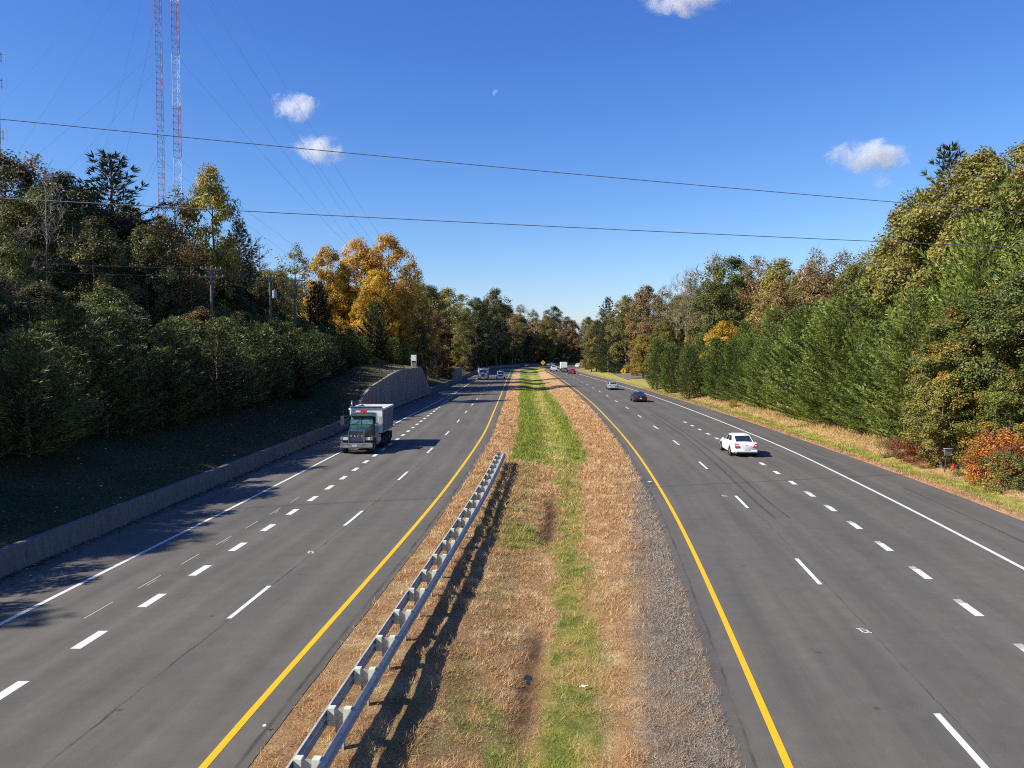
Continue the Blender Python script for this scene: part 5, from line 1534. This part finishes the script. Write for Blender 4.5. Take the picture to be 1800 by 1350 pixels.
def box_truck(name, label):
    root = empty(name)
    MB().box((-0.7, 0, 1.78), (3.6, 2.15, 2.05)).build('cargo_box', M_BOXW, root, bevel=0.03)
    MB().box((0.2, 0, 0.62), (5.6, 0.9, 0.22)).build('chassis', M_BLACK, root)
    rings = []
    for z, xf, w_ in ((0.6, 2.95, 0.98), (1.25, 2.9, 0.98), (1.35, 2.35, 0.95), (2.0, 1.75, 0.86), (2.08, 1.6, 0.8)):
        rings.append([Vector(v) for v in ((xf, -w_ * 0.92, z), (xf, w_ * 0.92, z), (1.15, w_, z), (1.15, -w_, z))])
    MB().loft(rings).build('cab', P_WHITE, root, smooth=True)
    quad_panel(root, 'windscreen', [(2.33, -0.8, 1.38), (2.33, 0.8, 1.38), (1.80, 0.74, 1.96), (1.80, -0.74, 1.96)], M_GLASS, 0.01, 0.02)
    MB().box((-2.54, 0, 0.72), (0.10, 2.1, 0.16)).build('rear_bumper', M_BLACK, root)
    MB().box((-2.515, 0, 1.75), (0.02, 1.9, 1.8)).build('rear_door', M_BOXW, root)
    for sg in (-1, 1):
        MB().box((-2.53, sg * 0.9, 0.92), (0.06, 0.18, 0.14)).build('tail_light', M_TAIL, root)
        for x in (-1.5, 2.2): wheel(root, x, sg * 0.92, 0.38, 0.26)
        MB().box((1.9, sg * 1.2, 1.55), (0.1, 0.2, 0.35)).build('mirror', M_BLACK, root)
    tag(root, label, 'box truck')
    return root
put(box_truck('box_truck', 'white box truck in the far outbound traffic'), 264, 16.9, lane_heading('d1r', 262))
put(pickup('pickup_truck', 'white pickup seen from behind at the left of the far box truck', P_WHITE, H=1.75), 258, 13.4, lane_heading('yr', 258))
def put_arc(o, s, x, flip=0): return put(o, s, x, heading(s, x) + flip)
put_arc(car('car', 'white car furthest along the outbound road, near the yellow sign', P_WHITE, L=4.6, H=1.55, rw=(-2.0, -1.4), deck=1.05), 312, 16.6)
put_arc(car('car', 'dark car coming round the bend left of the median sign', P_BLACK, L=4.6), 305, -3.0, PI)
put_arc(car('car', 'pale blue-white car coming round the bend right of the median sign', P_SILVER, L=4.7), 328, -3.2, PI)

# ------------------------------------------------------------------ signs and roadside things
def diamond(name, s, x, size, hgt, label, face=-PI / 2, world=None):
    z0 = float(ground_z(min(s, 264), x)) if world is None else 0
    root = empty(name, WV(s, x, z0), 0)
    rt = Matrix.Rotation(PI / 4, 3, 'Y')
    MB().box((0, 0.03, hgt / 2 - 0.3), (0.07, 0.05, hgt + 0.6)).build('post', M_STEELD, root)
    MB().box((0, 0, hgt), (size, 0.012, size), rt).build('panel', M_SIGNY, root, bevel=0.004)
    sy = MB()
    k = size
    sy.add([Vector((v[0] * k, -0.010, hgt + v[1] * k)) for v in ((-0.07, -0.42), (0.07, -0.42), (0.16, -0.12), (0.07, 0.10), (0.07, 0.22), (0.19, 0.20), (0, 0.46), (-0.19, 0.20), (-0.07, 0.22), (-0.07, 0.10), (-0.16, -0.12))] , [tuple(range(11))])
    sy.build('symbol', M_SIGNB, root, fix=False)
    tag(root, label, 'sign')
    return root
diamond('road_sign', 190, 26.3, 1.05, 2.2, 'yellow diamond warning sign on the right verge before the cedars')
diamond('road_sign', 262, 22.4, 1.15, 2.4, 'yellow diamond warning sign at the far right of the bend')
diamond('road_sign', 298, 6.6, 1.25, 2.0, 'yellow diamond warning sign at the far end of the median')
# pale sign structure above the retaining wall
sr = empty('roadside_sign', (-14.9, 121.5, 3.9), R(-14))
for x in (-0.36, 0.42): MB().box((x, 0.08, 1.0), (0.08, 0.08, 3.4)).build('post', M_STEELD, sr)
MB().box((0.05, 0, 2.2), (0.85, 0.03, 0.9)).build('upper_panel', M_SIGNW, sr, bevel=0.005)
MB().box((0.12, -0.02, 0.85), (0.8, 0.03, 1.35)).build('lower_panel', M_SIGNG, sr, bevel=0.005)
MB().box((0, 0.045, 2.15), (1.1, 0.03, 0.08)).build('bracket', M_STEELD, sr)
tag(sr, 'pale sign panels on posts above the arched retaining wall', 'sign')
# small board on a leaning post
nb_ = empty('notice_board', (27.15, 50.2, float(ground_z(50.2, 27.15))), R(8))
MB().tube([(0, 0, -0.2), (0.14, 0, 1.05)], 0.035, 8).build('post', M_DARKWOOD, nb_)
MB().box((0.24, 0, 1.24), (0.50, 0.05, 0.42)).build('board', simple('dull_grey_board', (0.22, 0.24, 0.24), 0.35, 0.3, 0.5, 14), nb_, bevel=0.01)
MB().box((0.24, 0.0, 1.475), (0.56, 0.14, 0.03)).build('cap', M_SIGNW, nb_, bevel=0.008)
tag(nb_, 'small grey board on a leaning dark post at the right verge', 'sign')
rj = empty('red_container', (27.95, 50.6, float(ground_z(50.6, 27.95))), 0.4)
MB().loft([[Vector((r_ * math.cos(a), r_ * math.sin(a), z)) for a in np.linspace(0, 2 * PI, 16, endpoint=False)] for r_, z in ((0.13, 0.0), (0.16, 0.03), (0.165, 0.26), (0.12, 0.33), (0.05, 0.36))]).build('body', M_REDP, rj, smooth=True)
MB().cyl((0, 0, 0.38), 0.05, 0.05, 'z', 12).build('cap', M_BLACK, rj)
MB().tube([(-0.1, 0, 0.33), (-0.06, 0, 0.44), (0.06, 0, 0.44), (0.1, 0, 0.33)], 0.014, 8).build('handle', M_REDP, rj, smooth=True)
tag(rj, 'red plastic container on the ground beside the small roadside board', 'container')
# litter
def scrap(s, x, sx, sy_, label, rz):
    zz = float(med_z(s, x)) + 0.10 if float(LX('yl', s)) < x < float(LX('yr', s)) else 0.012
    b = MB()
    n_ = 6
    vv = [Vector((sx * (i / n_ - 0.5), sy_ * (j / 3 - 0.5), 0.02 * math.sin(i * 1.7 + j))) for i in range(n_ + 1) for j in range(4)]
    up = [v + Vector((0, 0, 0.006)) for v in vv]
    f = lambda i, j: i * 4 + j
    N_ = len(vv)
    fs = [(f(i, j), f(i, j + 1), f(i + 1, j + 1), f(i + 1, j)) for i in range(n_) for j in range(3)]
    b.add(vv + up, [tuple(reversed(q)) for q in fs] + [tuple(k_ + N_ for k_ in q) for q in fs])
    o = b.build('litter', M_LITTER, fix=False)
    o.location = WV(s, x, zz); o.rotation_euler = (0, 0, rz)
    return tag(o, label, 'litter')
scrap(18.5, 1.68, 0.22, 0.07, 'crumpled white scrap lying in the dry grass of the median', 0.2)
scrap(45.3, 7.8, 0.30, 0.10, 'white scrap on the inner shoulder beside the yellow line', 0.1)
scrap(15.9, -5.0, 0.07, 0.06, 'tiny white scrap at the edge of the oncoming asphalt', 0.5)
scrap(27.5, 18.9, 0.12, 0.08, 'small white scrap near the outer edge line of the outbound road', 0.9)

# ------------------------------------------------------------------ utility poles and wires
def pole(px, ytop, D, arms, label, transformer=False, lean=0.0):
    X_ = (px - 900) / FPX * D
    zb = float(ground_z(D, X_)); zt = CAM_H + (610 - ytop) / FPX * D
    h = zt - zb
    root = empty('utility_pole', (X_, D, zb), R(12))
    MB().tube([(0, 0, -0.3), (lean * 0.5, 0, h / 2), (lean, 0, h)], [0.17, 0.15, 0.12], 10).build('pole', M_POLE, root, smooth=True)
    for dz, ln_ in arms:
        a = MB().box((lean, -0.17, h - dz), (ln_, 0.10, 0.13)).build('crossarm', M_POLE, root)
        for k_ in (-0.46, -0.22, 0.22, 0.46):
            MB().cyl((lean + ln_ * k_, -0.17, h - dz + 0.15), 0.05, 0.18, 'z', 8, 0.035).build('insulator', M_INSUL, a)
        br = MB().tube([(lean - ln_ * 0.28, -0.17, h - dz - 0.05), (lean, -0.12, h - dz - 0.6)], 0.02, 5); br.tube([(lean + ln_ * 0.28, -0.17, h - dz - 0.05), (lean, -0.12, h - dz - 0.6)], 0.02, 5)
        br.build('brace', M_STEELD, root)
    if transformer:
        t_ = MB().cyl((0.42, -0.05, h - 2.4), 0.26, 0.95, 'z', 16).build('transformer', M_TRANSF, root, smooth=True)
        MB().cyl((0.42, -0.05, h - 1.85), 0.05, 0.2, 'z', 8).build('bushing', M_INSUL, t_)
    tag(root, label, 'utility pole')
    return root, h
p1, h1 = pole(374, 470, 88, [(0.25, 2.2), (1.1, 2.6)], 'nearest utility pole with two crossarms behind the young pines')
p2, h2 = pole(478, 484, 100, [(0.3, 1.6)], 'utility pole carrying a grey transformer', transformer=True, lean=-0.12)
p3, h3 = pole(520, 490, 104, [(0.25, 2.6), (0.85, 2.7), (2.15, 2.9)], 'pale utility pole with three crossarms in front of the gold trees')
def wire(name, pts, rad, mat, label, cat, sag=0.0, n=24, parent=None):
    a, b_ = Vector(pts[0]), Vector(pts[1])
    P_ = [a.lerp(b_, t) - Vector((0, 0, sag * 4 * t * (1 - t))) for t in np.linspace(0, 1, n)]
    o = MB().tube(P_, rad, 5).build(name, mat, parent, fix=False)
    if label: tag(o, label, cat)
    return o
wire('power_line', [(-48, 27.6, 18.6), (62, 58.4, 15.6)], 0.021, M_WIRE, 'upper power line slung across the whole sky over the road', 'power line', sag=0.55, n=60)
wire('power_line', [(-48, 27.6, 14.5), (62, 58.4, 14.0)], 0.021, M_WIRE, 'lower power line slung across the road below the first', 'power line', sag=0.35, n=60)
q1 = Vector(p1.location) + Vector((0, 0, h1)); q2 = Vector(p2.location) + Vector((0, 0, h2)); q3 = Vector(p3.location) + Vector((0, 0, h3))
for k_, (dx, dz, lab) in enumerate([(-1.0, -0.1, 'top'), (1.0, -0.1, 'middle'), (0.9, -0.95, 'lowest')]):
    wire('service_wire', [q1 + Vector((dx, 0, dz)), q1 + Vector((-30 + dx, -26, dz + 0.4))], 0.014, M_WIREL, f'{lab} wire running left from the nearest utility pole', 'wire', sag=0.8)
    wire('service_wire', [q1 + Vector((dx, 0, dz)), q3 + Vector((dx, 0, dz - 0.1))], 0.014, M_WIREL, f'{lab} wire between the nearest and the three-armed pole', 'wire', sag=0.4)

# ------------------------------------------------------------------ radio masts
def lattice(root, face, z0, z1, seg, band, mats, leg_r, br_r):
    R3 = face / math.sqrt(3)
    cs = [Vector((R3 * math.cos(a), R3 * math.sin(a), 0)) for a in (R(100), R(220), R(340))]
    z = z0; bi = 0
    while z < z1 - 0.1:
        zt = min(z + band, z1)
        lg, br = MB(), MB()
        for c_ in cs: lg.tube([c_ + Vector((0, 0, z)), c_ + Vector((0, 0, zt))], leg_r, 5)
        zz = z; k_ = 0
        while zz < zt - 0.05:
            ze = min(zz + seg, zt)
            for i in range(3):
                a, c_ = cs[i], cs[(i + 1) % 3]
                br.tube([a + Vector((0, 0, zz)), c_ + Vector((0, 0, zz))], br_r, 4, cap=False)
                if k_ % 2: a, c_ = c_, a
                br.tube([a + Vector((0, 0, zz)), c_ + Vector((0, 0, ze))], br_r, 4, cap=False)
            zz = ze; k_ += 1
        sec = lg.build('mast_section', mats[bi % len(mats)], root, fix=False)
        br.build('bracing', mats[bi % len(mats)], sec, fix=False)
        z = zt; bi += 1
def mast(px, D, face, H, label, mats, zs, anchors, leg_r=0.065, br_r=0.035):
    X_ = (px - 900) / FPX * D
    root = empty('radio_mast', (X_, D, 4.0))
    lattice(root, face, 0, H, face * 0.95, 14.0, mats, leg_r, br_r)
    for (ax, ay), hs in anchors:
        for h_ in hs:
            wire('guy_cable', [(0, 0, h_), (ax, ay, 0.5)], 0.024, M_WIREL, None, None, sag=h_ * 0.03, n=14, parent=root)
    tag(root, label, 'radio mast')
    return root
mast(320, 225, 2.0, 150, 'right-hand red and white lattice radio mast', [M_TOWR, M_TOWW], None,
     [((78, 6), (112, 128, 84, 56)), ((-48, -75), (128, 90)), ((-62, 62), (120, 70))])
mast(291, 245, 1.9, 150, 'left-hand grey-red lattice radio mast, slightly thinner', [M_TOWG, M_TOWR], None,
     [((84, 8), (116, 134, 60)), ((-26, -80), (130, 88)), ((-70, 60), (126, 64))])
# third mast at the left edge: side brackets reach into view
m3 = empty('radio_mast', (-94.6, 150, 5.0))
lattice(m3, 0.9, 0, 75, 0.9, 25.0, [M_TOWG], 0.05, 0.028)
for zz, ln_ in ((55.2, 1.3), (50.5, 1.35), (41.2, 1.25)):
    br = MB()
    for dz in (0, 1.1): br.tube([(0.2, 0, zz + dz), (0.3 + ln_, 0, zz + dz)], 0.05, 6)
    for t in (0.45, 1.0): br.tube([(0.3 + ln_ * t, 0, zz - 0.45), (0.3 + ln_ * t, 0, zz + 1.5)], 0.05, 6)
    br.build('antenna_bracket', M_TOWG, m3, fix=False)
tag(m3, 'lattice mast at the left edge, only its antenna brackets reaching into view', 'radio mast')

# ------------------------------------------------------------------ moon and clouds
def moon():
    D = 9000.0
    d = Vector(((873 - 900) / FPX, 1, (610 - 172) / FPX)).normalized()
    t = NT('moon_haze')
    n = t.noise(3.0, 4, 0.6, t.obj())
    df = t.node('ShaderNodeBsdfDiffuse'); t.l(t.ramp(n, [(0.35, (0.04, 0.04, 0.045)), (0.65, (0.11, 0.105, 0.10))]), df.inputs[0])
    tr = t.node('ShaderNodeBsdfTransparent')
    ad = t.node('ShaderNodeAddShader'); t.l(df.outputs[0], ad.inputs[0]); t.l(tr.outputs[0], ad.inputs[1]); t.l(ad.outputs[0], t.out.inputs[0])
    bm = bmesh.new(); bmesh.ops.create_icosphere(bm, subdivisions=5, radius=D * 6.2 / FPX)
    bmesh.ops.delete(bm, geom=[v for v in bm.verts if v.co.normalized().dot(-ld) < 0.02], context='VERTS')     # only the sunlit half shows through the day sky
    me = bpy.data.meshes.new('moon'); bm.to_mesh(me); bm.free()
    for p in me.polygons: p.use_smooth = True
    me.materials.append(t.m)
    o = ob('moon', me); o.location = Vector((0, 0, CAM_H)) + d * D
    tag(o, 'pale half moon high in the blue sky above the road', 'moon')
moon()

def cloud(px, py, wpx, hpx, D, label, seed, dens=0.03, thr=0.45, lobes=None):
    """a fair-weather cloud: closed puffy hull filled with uneven vapour"""
    d = Vector(((px - 900) / FPX, 1, (610 - py) / FPX))
    c = Vector((0, 0, CAM_H)) + d * D
    sx, sz = wpx / FPX * D / 2, hpx / FPX * D / 2
    sy = sx * 0.7
    t = NT(f'cloud_vapour_{seed}')
    oc = t.obj()
    mp = t.node('ShaderNodeMapping'); mp.inputs['Location'].default_value = (seed * 3.1, seed * 1.7, 0); mp.inputs['Scale'].default_value = (1.0, 0.8, max(0.55, sz / sx)); t.l(oc, mp.inputs[0])
    n = t.noise(2.4, 8, 0.68, mp.outputs[0], 0.5)
    ln_ = t.node('ShaderNodeVectorMath', operation='LENGTH'); t.l(oc, ln_.inputs[0])
    fall = t.math('SUBTRACT', 1.0, t.math('POWER', ln_.outputs['Value'], 2.2))
    v = t.math('MULTIPLY_ADD', n, 2.1, t.math('SUBTRACT', t.math('MULTIPLY', fall, 0.75), thr + 1.05))
    v = t.ramp(v, [(0.02, 0.0), (0.5, 1.0)])
    pv = t.node('ShaderNodeVolumePrincipled')
    pv.inputs['Color'].default_value = (0.98, 0.98, 0.98, 1)
    pv.inputs['Anisotropy'].default_value = 0.2
    t.l(t.math('MULTIPLY', v, dens), pv.inputs['Density'])
    t.n.remove(t.b)
    t.l(pv.outputs[0], t.out.inputs['Volume'])
    bm = bmesh.new(); bmesh.ops.create_icosphere(bm, subdivisions=3, radius=1.0)
    me = bpy.data.meshes.new('cloud'); bm.to_mesh(me); bm.free()
    me.materials.append(t.m)
    o = ob('cloud', me); o.location = c; o.scale = (sx, sy, sz)
    tag(o, label, 'cloud')
CL = 1
if CL:
    cloud(524, 195, 120, 66, 2600, 'small white cloud upper left, hooked to the right', 1)
    cloud(566, 268, 130, 66, 2600, 'small double-puffed white cloud just above the upper power line', 2)
    cloud(1520, 278, 190, 76, 2800, 'largest of the clouds at the right, a flat white puff', 3)
    cloud(1545, 322, 62, 40, 2800, 'tiny pale cloud under the flat white puff', 4, dens=0.012)
    cloud(1205, 2, 235, 96, 2400, 'white cloud cut off by the top edge of the sky', 5)
